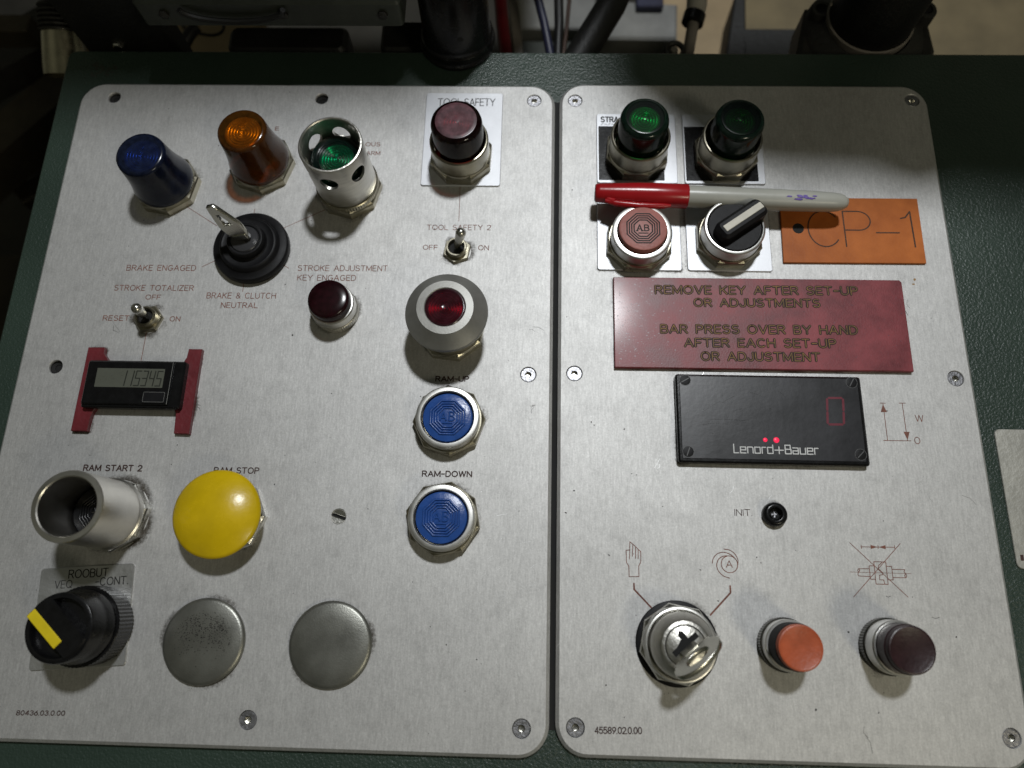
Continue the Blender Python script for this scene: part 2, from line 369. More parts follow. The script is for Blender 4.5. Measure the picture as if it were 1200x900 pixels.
# ------------------------------------------------------------------ single-stroke lettering
def ar(cx, cy, rx, ry, a0, a1, n=10):
    return [(cx + rx * cos(radians(a0 + (a1 - a0) * k / n)), cy + ry * sin(radians(a0 + (a1 - a0) * k / n))) for k in range(n + 1)]
G = {
 'A': (.70, [[(0, 0), (.35, 1), (.70, 0)], [(.12, .34), (.58, .34)]]),
 'B': (.58, [[(0, 0), (0, 1), (.32, 1)] + ar(.32, .765, .22, .235, 90, -90) + [(0, .53)], [(0, 0), (.33, 0)] + ar(.33, .265, .25, .265, -90, 90)]),
 'C': (.68, [ar(.36, .5, .36, .5, 48, 312, 18)]),
 'D': (.64, [[(0, 0), (0, 1), (.26, 1)] + ar(.26, .5, .38, .5, 90, -90, 14) + [(0, 0)]]),
 'E': (.52, [[(.52, 0), (0, 0), (0, 1), (.52, 1)], [(0, .52), (.46, .52)]]),
 'F': (.50, [[(0, 0), (0, 1), (.50, 1)], [(0, .50), (.44, .50)]]),
 'G': (.70, [ar(.36, .5, .36, .5, 48, 340, 18) + [(.70, .45), (.40, .45)]]),
 'H': (.62, [[(0, 0), (0, 1)], [(.62, 0), (.62, 1)], [(0, .52), (.62, .52)]]),
 'I': (.04, [[(.02, 0), (.02, 1)]]),
 'J': (.46, [[(.46, 1), (.46, .26)] + ar(.23, .26, .23, .26, 0, -180)]),
 'K': (.60, [[(0, 0), (0, 1)], [(.58, 1), (.02, .42)], [(.20, .60), (.60, 0)]]),
 'L': (.50, [[(0, 1), (0, 0), (.50, 0)]]),
 'M': (.76, [[(0, 0), (0, 1), (.38, .12), (.76, 1), (.76, 0)]]),
 'N': (.62, [[(0, 0), (0, 1), (.62, 0), (.62, 1)]]),
 'O': (.76, [ar(.38, .5, .38, .5, 90, 450, 24)]),
 'P': (.56, [[(0, 0), (0, 1), (.30, 1)] + ar(.30, .74, .26, .26, 90, -90) + [(0, .48)]]),
 'Q': (.76, [ar(.38, .5, .38, .5, 90, 450, 24), [(.48, .2), (.74, -.04)]]),
 'R': (.60, [[(0, 0), (0, 1), (.32, 1)] + ar(.32, .75, .25, .25, 90, -90) + [(0, .50)], [(.30, .50), (.60, 0)]]),
 'S': (.58, [ar(.29, .76, .26, .24, 35, 270, 12) + ar(.29, .26, .29, .26, 90, -150, 12)]),
 'T': (.62, [[(0, 1), (.62, 1)], [(.31, 1), (.31, 0)]]),
 'U': (.62, [[(0, 1), (0, .31)] + ar(.31, .31, .31, .31, 180, 360) + [(.62, 1)]]),
 'V': (.68, [[(0, 1), (.34, 0), (.68, 1)]]),
 'W': (.94, [[(0, 1), (.23, 0), (.47, 1), (.71, 0), (.94, 1)]]),
 'X': (.64, [[(0, 0), (.64, 1)], [(0, 1), (.64, 0)]]),
 'Y': (.66, [[(0, 1), (.33, .46), (.66, 1)], [(.33, .46), (.33, 0)]]),
 'Z': (.60, [[(0, 1), (.60, 1), (0, 0), (.60, 0)]]),
 '0': (.56, [ar(.28, .5, .28, .5, 90, 450, 22)]),
 '1': (.30, [[(0, .78), (.24, 1), (.24, 0)]]),
 '2': (.54, [ar(.27, .72, .27, .28, 165, -40, 10) + [(0, 0), (.55, 0)]]),
 '3': (.54, [ar(.26, .76, .24, .24, 150, -90, 10) + ar(.26, .27, .28, .27, 80, -150, 10)]),
 '4': (.58, [[(.44, 0), (.44, 1), (0, .28), (.58, .28)]]),
 '5': (.54, [[(.50, 1), (.06, 1), (.02, .52)] + ar(.25, .33, .29, .33, 120, -150, 12)]),
 '6': (.56, [[(.44, 1), (.06, .46)] + ar(.28, .31, .28, .31, 150, 510, 16)]),
 '8': (.56, [ar(.28, .76, .24, .24, -90, 270, 14), ar(.28, .26, .28, .26, 90, 450, 14)]),
 '9': (.56, [ar(.28, .69, .28, .31, -30, 330, 16) + [(.14, 0)]]),
 '-': (.40, [[(0, .47), (.40, .47)]]),
 '.': (.05, [[(.02, 0), (.03, .03)]]),
 '&': (.68, [[(.68, 0), (.15, .68)] + ar(.30, .80, .17, .20, 200, -40, 10) + [(.10, .38)] + ar(.28, .24, .24, .24, 140, 300, 8) + [(.64, .42)]]),
 ' ': (.34, []),
}
def text(mb, s, x, y, w, h, wt, z, rise=0.0, gap=0.20, T=None):
    """letter s from (x, y) over a width w, cap height h, stroke wt; the line climbs by rise"""
    tot = sum(G[c][0] for c in s) + gap * (len(s) - 1); sx = (w - wt) / tot; u = wt / 2
    for c in s:
        gw, st = G[c]
        for q in st:
            mb.ribbon([(x + wt / 2 + (u - wt / 2) + px * sx, y + py * (h - wt) + wt / 2 + rise * ((u + px * sx) / w)) for px, py in q], wt, z, T)
        u += (gw + gap) * sx
    return mb

# ------------------------------------------------------------------ the green desk and the room behind it
desk = thing('control_desk', 'dark green hammered-paint control desk carrying both metal plates', 'desk', 50, 80, -4)
mb = MB(); mb.box(-355, 480, -330, 251, -150, 0, r=6, ch=2.2)
mb.build('desk_body', M['paint'], desk)
mb = MB()
rr = random.Random(4)
for k in range(46):                                           # bare corner rubbed through to dull primer
    a = rr.uniform(0, 360); d = rr.uniform(0, 1) ** 0.7; s_ = rr.uniform(0.4, 1.4)
    cx, cy = -331 + 11 * d * cos(radians(a)), 235 + 5.5 * d * sin(radians(a))
    pts = [(cx + s_ * rr.uniform(.6, 1.2) * cos(t * pi / 3), cy + s_ * rr.uniform(.5, 1) * sin(t * pi / 3)) for t in range(6)]
    mb.prism(pts, 0.0, 0.06 + 0.004 * k / 4, 0)
tag(mb.build('worn_corner', M['greengrey'], desk), None, kind='stuff')
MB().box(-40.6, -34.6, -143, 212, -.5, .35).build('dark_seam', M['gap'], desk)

tag(MB().box(-1500, 1500, -800, 1500, -420, -400).build('floor', M['floor']), None, kind='structure')

# ------------------------------------------------------------------ the two plates
HOLES = {}
def make_plate(name, label, x0, x1, y0, y1, corner, holes, loc):
    cu = bpy.data.curves.new(name, 'CURVE'); cu.dimensions = '2D'; cu.fill_mode = 'BOTH'
    CH = 1.7
    def spl(pts):
        s = cu.splines.new('POLY'); s.points.add(len(pts) - 1)
        for q, (a, b) in zip(s.points, pts): q.co = (a * S, b * S, 0, 1)
        s.use_cyclic_u = True
    spl(inset(rrect(x0, x1, y0, y1, corner, 12), CH))
    for hx, hy, hr in holes: spl(circle(hx, hy, hr, 40)[:-1])
    cu.extrude = 1.95 * S
    tmp = bpy.data.objects.new('tmp', cu); COL.objects.link(tmp)
    me = bpy.data.meshes.new_from_object(tmp.evaluated_get(bpy.context.evaluated_depsgraph_get()))
    bpy.data.objects.remove(tmp)
    bm = bmesh.new(); bm.from_mesh(me); bmesh.ops.remove_doubles(bm, verts=bm.verts, dist=1e-5)
    bm.to_mesh(me); bm.free()
    me.name = name; me.materials.clear(); me.materials.append(M['plate'])
    root = thing(name, label, 'control panel', 0, 0, 0)
    o = bpy.data.objects.new('plate', me); COL.objects.link(o); o.parent = root; o.location = (0, 0, -1.95 * S)
    # bevelled rim running round the plate
    out = rrect(x0, x1, y0, y1, corner, 12); n = len(out); inn = inset(out, CH)
    r = MB()
    vs = [(a, b, 0) for a, b in inn] + [(a, b, -1.5) for a, b in out] + [(a, b, -3.9) for a, b in out]
    fs = [[k, n + k, n + (k + 1) % n, (k + 1) % n] for k in range(n)] + [[n + k, 2 * n + k, 2 * n + (k + 1) % n, n + (k + 1) % n] for k in range(n)]
    r.add(vs, fs); r.build('bevelled_rim', M['plate'], root, smooth=30)
    return root

LS = [(-2.0, 290.2), (-2.4, 114.0), (-2.4, -62.2), (-134.1, -62.2)]          # screws in the left plate
LH = [(-264.7, 290.9), (-133.8, 290.8), (-265.2, 113.9), (-99.2, 35.4)]      # open holes / sunk screw
RS = [(23.1, 290.4), (22.7, 115.1), (23.2, -61.0), (227.1, 292.1), (226.9, 115.9), (226.7, -59.7)]
LP = make_plate('control_board', 'larger brushed metal control plate on the left, holding the blue and amber lamps', -286.5, 10.7, -75.2, 301.8, 15,
    [(x, y, 4.5) for x, y in LS] + [(x, y, 4.1) for x, y in LH], None)
RP = make_plate('control_board', 'narrower brushed metal control plate on the right, under the red marker and red sign', 13.7, 236.2, -74.0, 303.0, 15,
    [(x, y, 4.5) for x, y in RS], None)

# --- print on the left plate
def words(s, x, y, w, h, rise=0.0, wt=.4, gap=.22):
    """split one line into its words, each with its own place and width"""
    tot = sum(G[c][0] for c in s) + gap * (len(s) - 1); sx = (w - wt) / tot; out = []; u = 0; cur = ''; st = 0
    for c in s + ' ':
        if c == ' ':
            if cur:
                ww = sum(G[q][0] for q in cur) + gap * (len(cur) - 1)
                out.append((cur, x + st * sx, y + rise * st * sx / w, ww * sx + wt, h, rise * (ww * sx + wt) / w))
            u += G[' '][0] + gap; cur = ''; st = u
        else:
            if not cur: st = u
            cur += c; u += G[c][0] + gap
    return out
def printed(parent, name, mat, items, wt, z=0.05, gap=0.22):
    for it in items:
        s, x, y, w, h = it[:5]; rise = it[5] if len(it) > 5 else 0; t_ = it[6] if len(it) > 6 else wt
        for (q, a, b, c, d, e) in words(s, x, y, w, h, rise, t_, gap):
            mb = MB(); text(mb, q, a, b, c, d, t_, z, e, gap); mb.build(name, mat, parent, smooth=0, normals=False)
printed(LP, 'printed_lettering', M['ink'], [
    ('TOOL SAFETY 2', -63.1, 200.9, 37.4, 3.5, .3), ('OFF', -64.7, 188.2, 8.6, 3.2), ('ON', -32.7, 188.3, 6.2, 3.3),
    ('BRAKE ENGAGED', -235.9, 172.6, 40.7, 3.7, .4), ('STROKE TOTALIZER', -240.8, 160.0, 46.2, 3.6, .5), ('OFF', -221.7, 154.8, 8.9, 3.1),
    ('RESET', -243.9, 141.5, 15.2, 3.3, .2), ('ON', -205.5, 141.7, 6.1, 3.2), ('BRAKE & CLUTCH', -186.5, 156.0, 39.9, 3.7, .4),
    ('NEUTRAL', -177.5, 150.3, 21.3, 3.5, .2), ('STROKE ADJUSTMENT', -136.1, 173.8, 52.0, 3.7, .5), ('KEY ENGAGED', -135.7, 167.8, 33.9, 3.7, .3),
    ('OUS', -103.8, 256.8, 9.1, 3.0), ('ARM', -102.8, 250.6, 8.6, 3.0), ('E', -160.5, 267.5, 2.6, 2.8)], 0.42)
printed(LP, 'printed_lettering', M['blackink'], [
    ('RAM-UP', -53.1, 109.0, 18.6, 3.3, .2, .66), ('RAM-DOWN', -57.3, 56.8, 26.5, 3.4, .3, .64), ('RAM START 2', -238.3, 56.0, 31.9, 3.6, .4, .66),
    ('RAM STOP', -168.0, 56.2, 24.4, 3.5, .3, .58), ('80436.03.0.00', -247.7, -63.4, 24.2, 2.4, .5, .42)], 0.5)
lines = [((-207.9, 215.2), (-187.1, 202.2)), ((-165.9, 213.4), (-166.2, 208)), ((-147.0, 201.3), (-124, 213.4)), ((-191.8, 175.7), (-183, 180.6)),
    ((-150, 180.6), (-141.2, 175.4)), ((-166.3, 167.8), (-166.1, 160.4)), ((-217.4, 134.7), (-217.6, 116.5)), ((-45.0, 231.0), (-44.6, 206.7))]
for a, b in lines:
    mb = MB(); mb.ribbon([a, b], 0.34, 0.05); mb.build('printed_line', M['ink'], LP, smooth=0, normals=False)

# --- print on the right plate
printed(RP, 'printed_lettering', M['blackink'], [('45589.02.0.00', 32.2, -63.5, 22.5, 3.2, .5, .50), ('INIT.', 104.4, 40.2, 9.1, 3.5, .1, .36)], 0.5, gap=.18)
printed(RP, 'printed_lettering', M['ink'], [('W', 202.4, 91.5, 4.4, 3.8), ('0', 200.4, 79.5, 3.1, 3.9)], 0.38)
mb = MB()                                                       # stroke arrows beside the display
for p in ([(185.1, 101.4), (187.9, 101.4)], [(186.6, 101), (186.6, 81.1)], [(184.6, 81.1), (198.7, 81.2)], [(195, 101.6), (198.4, 101.6)], [(196.7, 101.5), (196.9, 81.4)]): mb.ribbon(p, .36, .05)
for x, y, s in ((186.5, 100.9, -1), (197.0, 81.6, 1)):
    vs = [(x, y, .11), (x - 1.55, y + s * 4.4, .11), (x + 1.55, y + s * 4.4, .11)]; mb.add(vs, [[0, 1, 2] if s < 0 else [0, 2, 1]])
mb.build('stroke_arrow_symbol', M['ink'], RP, smooth=0, normals=False)
mb = MB()                                                       # hand pictogram
mb.ribbon([(50.1, 8.9), (55.0, 9.0), (55.0, 14.2), (56.1, 16.1), (56.2, 21.3), (54.9, 22.4), (54.8, 17.7)], .38, .05)
for p in ([(54.9, 22.4), (53.7, 23.6), (53.5, 17.8)], [(53.7, 23.6), (52.3, 24.8), (51.9, 18.8)], [(52.3, 24.8), (50.8, 26.0), (50.5, 17.5)], [(50.6, 21.9), (48.8, 21.8), (48.9, 15.8), (50.0, 14.0), (50.1, 8.9)]): mb.ribbon(p, .38, .05)
mb.build('hand_symbol', M['ink'], RP, smooth=0, normals=False)
mb = MB(); mb.ribbon([(52.4, 5.6), (52.45, 2.8), (61.6, -6.6)], .85, .05); mb.ribbon([(100.1, 5.6), (100.1, 2.4), (89.6, -8.4)], .85, .05)
mb.build('pointer_line', M['ink'], RP, smooth=0, normals=False)
mb = MB(); mb.ribbon(circle(100.4, 16.1, 4.1, 36), .42, .05)
def sm(pts, n=6):
    out = []; P_ = [pts[0]] + pts + [pts[-1]]
    for i in range(1, len(P_) - 2):
        for k in range(n):
            t = k / n; a, b, c, d = [Vector(q) for q in P_[i - 1:i + 3]]
            q = 0.5 * ((2 * b) + (c - a) * t + (2 * a - 5 * b + 4 * c - d) * t * t + (3 * b - a - 3 * c + d) * t ** 3); out.append(tuple(q))
    return out + [pts[-1]]
for p in ([(98.1, 23.5), (101, 23), (103.4, 21.2), (104.7, 18.6), (104.6, 16.1)], [(91.8, 16.4), (92.6, 19), (94.8, 21.2), (98, 21.9), (101.2, 20.9), (103.4, 19)], [(100.0, 9.4), (97, 10.4), (94.7, 12.8), (94.0, 15.6), (95.1, 18.4), (97.6, 20), (100.4, 20.2)]):
    mb.ribbon(sm(p), .42, .05)
text(mb, 'A', 98.6, 14.4, 3.4, 3.6, .4, .05)
mb.build('automatic_symbol', M['ink'], RP, smooth=0, normals=False)
mb = MB()                                                       # crossed-out coupling drawing
for p in ([(161.3, 28.1), (186.9, 2.5)], [(186.4, 28.3), (160.4, 1.9)], [(166.8, 26.2), (183.4, 26.4)], [(166.8, 25.4), (166.8, 27.1)], [(183.4, 25.6), (183.4, 27.2)], [(175.2, 25.6), (175.2, 27.1)],
          [(164.3, 15.5), (169.6, 15.6)], [(163.9, 12.0), (169.7, 11.8)], [(172.3, 17.1), (169.6, 17.0), (169.6, 10.6), (172.1, 10.6)],
          [(172.2, 19.1), (178.1, 19.1), (178.0, 8.3), (172.1, 8.3), (172.2, 19.1)], [(178.2, 17.0), (180.7, 17.0), (180.7, 10.5), (178.1, 10.5)],
          [(180.8, 15.6), (187.0, 15.6)], [(180.8, 11.6), (187.2, 11.7)], [(176.4, 19.0), (174.3, 17.2), (174.2, 15.6), (176.0, 13.8), (175.9, 12.9), (174.3, 12.6), (174.1, 10.4), (176.1, 10.4), (176.3, 8.4)],
          [(187.0, 15.6), (186.5, 14.6), (187.2, 13.7), (187.6, 12.7), (187.2, 11.7), (186.5, 12.6), (187.2, 13.7)], [(164.3, 15.5), (163.7, 14.6), (164.2, 13.8), (164.8, 14.7), (164.3, 15.5)], [(164.2, 13.8), (163.6, 12.9), (163.9, 12.0)]): mb.ribbon(p, .34, .05)
mb.ribbon([(159.9, 13.8), (190.0, 13.7)], .18, .05)
for x, s in ((174.9, -1), (175.5, 1)): mb.add([(x, 26.3, .11), (x + s * 3.4, 27.3, .11), (x + s * 3.4, 25.3, .11)], [[0, 1, 2] if s < 0 else [0, 2, 1]])
mb.build('crossed_coupling_symbol', M['ink'], RP, smooth=0, normals=False)

# --- dirt and wear that lies on the plates
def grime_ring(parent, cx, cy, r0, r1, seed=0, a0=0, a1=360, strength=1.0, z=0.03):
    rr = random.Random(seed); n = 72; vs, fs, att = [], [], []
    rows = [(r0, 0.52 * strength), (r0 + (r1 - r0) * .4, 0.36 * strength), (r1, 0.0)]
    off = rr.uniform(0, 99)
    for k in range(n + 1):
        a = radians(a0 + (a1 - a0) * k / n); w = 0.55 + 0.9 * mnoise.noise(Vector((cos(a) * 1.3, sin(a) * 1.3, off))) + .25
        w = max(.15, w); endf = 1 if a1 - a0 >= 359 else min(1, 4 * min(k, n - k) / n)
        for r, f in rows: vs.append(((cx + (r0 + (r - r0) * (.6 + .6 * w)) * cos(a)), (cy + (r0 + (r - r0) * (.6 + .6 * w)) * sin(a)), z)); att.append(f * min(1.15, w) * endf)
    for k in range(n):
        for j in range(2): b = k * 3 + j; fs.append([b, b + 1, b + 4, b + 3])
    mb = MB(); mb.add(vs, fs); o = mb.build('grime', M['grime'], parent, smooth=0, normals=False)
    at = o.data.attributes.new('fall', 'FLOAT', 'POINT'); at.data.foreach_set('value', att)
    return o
def specks(parent, x0, x1, y0, y1, n, seed, name, mat, smin, smax, z=0.04):
    rr = random.Random(seed); mb = MB()
    for k in range(n):
        x, y = rr.uniform(x0, x1), rr.uniform(y0, y1); s = smin + (smax - smin) * rr.random() ** 3; m = rr.randint(5, 7); an = rr.uniform(0, 6.28); st = rr.uniform(.4, 1)
        pts = [(s * rr.uniform(.6, 1.2) * cos(t * 2 * pi / m), st * s * rr.uniform(.6, 1.2) * sin(t * 2 * pi / m)) for t in range(m)]
        mb.add([(x + a * cos(an) - b * sin(an), y + a * sin(an) + b * cos(an), z + .0002 * k) for a, b in pts], [list(range(m))])
    tag(mb.build(name, mat, parent, smooth=0, normals=False), None, kind='stuff')
def scratches(parent, spots, seed, name='scratch', mat='scratch'):
    rr = random.Random(seed); mb = MB()
    for x, y, dx, dy, n, spread in spots:
        for k in range(n):
            a, b = x + rr.uniform(-spread, spread), y + rr.uniform(-spread, spread); q = rr.uniform(.4, 1.1); t = rr.uniform(-.15, .15)
            mb.ribbon([(a, b), (a + dx * q * .5 + dy * t, b + dy * q * .5 - dx * t), (a + dx * q, b + dy * q)], rr.uniform(.09, .22), .03)
    tag(mb.build(name, M[mat], parent, smooth=0, normals=False), None, kind='stuff')
specks(LP, -280, 5, -70, 296, 150, 3, 'speck', M['speck'], .14, .65); specks(RP, 18, 230, -68, 298, 150, 5, 'speck', M['speck'], .14, .65)
specks(LP, -60, 5, -65, 60, 45, 6, 'bare_spot', M['scratch'], .12, .45, .05); specks(RP, 18, 230, -68, 100, 50, 8, 'bare_spot', M['scratch'], .12, .35, .05)
specks(RP, 208, 216, 168, 175, 2, 9, 'brown_spot', M['brownspot'], .8, 1.2, .05)
scratches(LP, [(-10, -40, 2.5, -7, 9, 7), (-18, -6, 4, -6, 2, 3), (-165, -50, 6, 8, 3, 3), (-25, 20, 5, 1, 5, 22), (-30, -20, 1, 5, 14, 25), (0, 0, 3, 2, 10, 25), (-130, -45, 3, 3, 3, 5), (-100, 0, 2, 3, 8, 60)], 21)
scratches(RP, [(35, -10, .5, 5, 4, 4), (30, -30, 3, .3, 2, 3), (120, 60, 3, 5, 10, 60), (150, -50, 3, 2, 6, 40), (210, 60, -4, 8, 3, 14)], 22)
scratches(LP, [(-2, 140, 6, -2, 2, 2), (-232, 135, -8, 10, 2, 3), (-245, 62, 1, 0, 3, 15), (-155, 172, 5, 1.6, 3, 3), (-228, 150, 4, 1, 2, 2), (-184, 94, 3, -3, 3, 2), (0, 95, -2, -5, 1, 1)], 23, 'dark_scratch', 'speck')
scratches(RP, [(158, -58, 3, -9, 2, 2), (186, -20, 5, 0, 4, 25), (206, 160, 1.5, -9, 2, 1.5), (225, 50, -7, 5, 1, 3)], 24, 'dark_scratch', 'speck')
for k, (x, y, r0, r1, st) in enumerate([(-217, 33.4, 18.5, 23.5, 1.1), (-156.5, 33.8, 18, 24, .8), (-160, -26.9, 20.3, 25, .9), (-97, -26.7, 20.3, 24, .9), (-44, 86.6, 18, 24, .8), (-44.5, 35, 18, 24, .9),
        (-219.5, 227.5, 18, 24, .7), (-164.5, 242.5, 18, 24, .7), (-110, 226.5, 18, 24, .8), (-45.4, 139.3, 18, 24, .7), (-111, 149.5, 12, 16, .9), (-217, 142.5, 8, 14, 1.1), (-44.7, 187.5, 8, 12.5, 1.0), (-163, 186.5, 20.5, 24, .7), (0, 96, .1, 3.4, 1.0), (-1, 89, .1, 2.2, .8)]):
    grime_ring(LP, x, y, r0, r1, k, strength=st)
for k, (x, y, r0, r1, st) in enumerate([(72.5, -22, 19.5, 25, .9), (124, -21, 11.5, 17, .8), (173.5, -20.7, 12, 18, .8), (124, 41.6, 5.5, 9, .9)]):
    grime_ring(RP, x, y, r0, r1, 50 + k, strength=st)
def edge_grime(parent, x0, x1, y0, y1, w, seed):
    rr = random.Random(seed); vs, fs, att = [], [], []
    pts = rrect(x0, x1, y0, y1, 1.2, 3); P2 = []
    for i in range(len(pts)):
        a, b = Vector(pts[i]), Vector(pts[(i + 1) % len(pts)]); m = max(1, int((b - a).length / 3))
        P2 += [tuple(a.lerp(b, t / m)) for t in range(m)]
    inn = inset(P2, .3); out = inset(P2, -w); n = len(P2)
    for k in range(n):
        f = .25 + .5 * max(0, .5 + mnoise.noise(Vector((P2[k][0] * .06, P2[k][1] * .06, seed)))); f *= .8
        vs += [(*inn[k], .03), (*out[k], .03)]; att += [f, 0]
    for k in range(n): q = (k + 1) % n; fs.append([2 * k, 2 * k + 1, 2 * q + 1, 2 * q])
    mb = MB(); mb.add(vs, fs); o = mb.build('grime', M['grime'], parent, smooth=0, normals=False)
    at = o.data.attributes.new('fall', 'FLOAT', 'POINT'); at.data.foreach_set('value', att)
for a in ((44.3, 203.8, 118.3, 171.6, 3, 1), (76.5, 174, 66.5, 114.3, 3, 2), (35.9, 83.6, 176.5, 224, 3, 3), (86, 134, 176.5, 224, 3.4, 4)): edge_grime(RP, *a)
for a in ((-247.5, -238, 77, 124.8, 2.8, 5), (-191.2, -182.8, 77, 124.8, 3, 6)): edge_grime(LP, *a)

# ------------------------------------------------------------------ screws and holes
def socket_screw(x, y, label, tilt=0, group='countersunk screws of the plates'):
    t = thing('countersunk_screw', label, 'screw', x, y, 0, tilt, group)
    mb = MB(); mb.lathe([(4.15, -2.6), (4.15, -.75), (3.8, -.35), (1.75, -.35), (1.6, -.6)], 40)
    mb.build('screw_head', M['screw'], t)
    mb = MB(); mb.lathe([(1.62, -.55), (1.62, -2.4), (0, -2.6)], 6); mb.build('hex_socket', M['steel'], t, smooth=10)
    return t
for (x, y), w, a in zip(LS, ('in the left plate, just right of the TOOL SAFETY tag', 'at the middle of the left plate\'s right edge, above RAM-DOWN level', 'in the bottom right corner of the left plate, beside the seam', 'at the bottom edge of the left plate below the two grey blanking discs'), (0, 15, 40, 22)):
    socket_screw(x, y, 'countersunk screw ' + w, a)
for (x, y), w, a in zip(RS, ('in the top left corner of the right plate, beside the seam', 'on the right plate\'s left edge, left of the red sign\'s lower corner', 'in the bottom left corner of the right plate, beside the number 45589', 'in the shaded top right corner of the right plate', 'at the right edge of the right plate, right of the red sign', 'in the bottom right corner of the right plate'), (5, 30, 12, 50, 8, 26)):
    socket_screw(x, y, 'countersunk screw ' + w, a)
for i, ((x, y), w) in enumerate(zip(LH[:3], ('in the top left corner of the left plate', 'at the top edge above the guarded green lamp', 'at the left edge of the left plate beside the counter'))):
    mb = MB(); mb.lathe([(4.05, -2.2), (3.9, -2.6), (2.0, -2.9), (1.8, -3.4), (0, -3.4)], 32)
    o = mb.build('sunken_fastener', M['gap']); o.location = (x * S, y * S, 0)
    tag(o, 'dark recessed screw hole ' + w, 'screw hole', 'dark recessed holes of the left plate')
t = thing('slotted_screw', 'shiny dark slotted screw sunk in the plate right of the RAM STOP mushroom', 'screw', *LH[3])
mb = MB()
for s in (1, -1):
    pts = [(3.9 * cos(radians(a)), .55 + 3.3 * sin(radians(a))) for a in range(0, 181, 12)]
    mb.prism(pts, -2.5, -.3, .5, T3(0, 0, 0, -18 + (180 if s < 0 else 0), 5))
mb.build('screw_head', M['steel'], t); MB().lathe([(4.05, -1.8), (0, -1.8)], 30).build('slot_floor', M['gap'], t)

# ------------------------------------------------------------------ operators
def nut(parent, rot, r=19.6, h=6.0, mat='nut', z=0):
    mb = MB(); mb.lathe([(r, z), (r, z + h - 1.7), (r * .972, z + h - .9), (r * .90, z + h), (11, z + h)], 8, phase=radians(rot))
    mb2 = MB(); mb2.lathe([(r * .915, z + h - .8), (r * .895, z + h + .25), (12, z + h + .25)], 64)
    o = mb.build('octagonal_nut', M[mat], parent, smooth=12); mb2.build('nut_face', M[mat], o)
    return o
def knurl(parent, r, z0, z1, mat='nut', teeth=70, name='knurled_collar'):
    mb = MB(); mb.lathe([(r - .5, z0), (r, z0 + .3), (r, z1 - .4), (r - .6, z1), (r - 3, z1)], teeth * 2, rfun=lambda q, z, k: q - (.32 if k % 2 and z0 < z < z1 else 0))
    return mb.build(name, M[mat], parent, smooth=20)
def bezel(parent, r, ri, z0, z1, mat='ring', deep=4, name='bezel_ring'):
    mb = MB(); mb.lathe([(r - .3, z0), (r, z0 + .5), (r, z1 - .9), (r - .5, z1 - .2), (r - 1.2, z1), (ri + .5, z1), (ri, z1 - .5), (ri, z1 - deep)], 80)
    return mb.build(name, M[mat], parent, smooth=24)
def ridges(R, z, amp=.28, pitch=1.5):
    p, r = [], R
    while r > pitch * .6:
        p += [(r, z), (r - pitch * .5, z + amp)]; r -= pitch
    return p + [(0, z)]
def reflector(parent, R, z, mat='reflector', pitch=1.7):
    mb = MB(); mb.lathe([(R, z - 1.0)] + ridges(R, z, .75, pitch), 56); return mb.build('inner_reflector', M[mat], parent, smooth=20)
def lamp_core(parent, R, z0, z1):
    mb = MB(); mb.lathe([(R, z0), (R, z0 + .5), (R * .62, z0 + 2.5), (R * .45, z1), (0, z1)], 40); return mb.build('lamp_holder', M['gap'], parent)

def pilot_lamp(label, x, y, top, rot, lens, core=True, rtop=13.3):
    t = thing('pilot_lamp', label, 'indicator lamp', x, y, 0, 0, 'tapered pilot lamps at the top left')
    nut(t, rot)
    k = top / 34.0
    mb = MB(); mb.lathe([(17.4, 6.2), (17.7, 7.4), (17.5, 9.5), (16.4, 13 * k), (15.4, 18 * k), (14.5, 24 * k), (rtop + .55, top - 2.2), (rtop + .2, top - .9), (rtop - .6, top - .2), (rtop - 1.4, top)], 72)
    side = mb.build('lens_body', M[lens.replace('lens', 'body')], t, smooth=50)
    mb = MB(); mb.lathe([(rtop - 1.4, top), (10.9, top + .05)] + ridges(10.6, top - .05, .17, 1.7), 72); mb.build('lens_face', M[lens], side, smooth=30)
    reflector(t, 10.2, top - 2.6, pitch=1.7)
    mb = MB(); mb.lathe([(10.1, top - 3.6), (8.0, 14), (9, 9), (16.6, 7.4), (16.8, 6.4)], 48); mb.build('lamp_holder', M['darkmetal' if lens != 'amberlens' else 'ambercore'], t)
    return t
pilot_lamp('dark blue tapered pilot lamp at the left of the left plate', -219.5, 227.5, 34, 12, 'bluelens')
pilot_lamp('amber tapered pilot lamp between the blue lamp and the shrouded green lamp', -164.3, 242.6, 35, 5, 'amberlens')

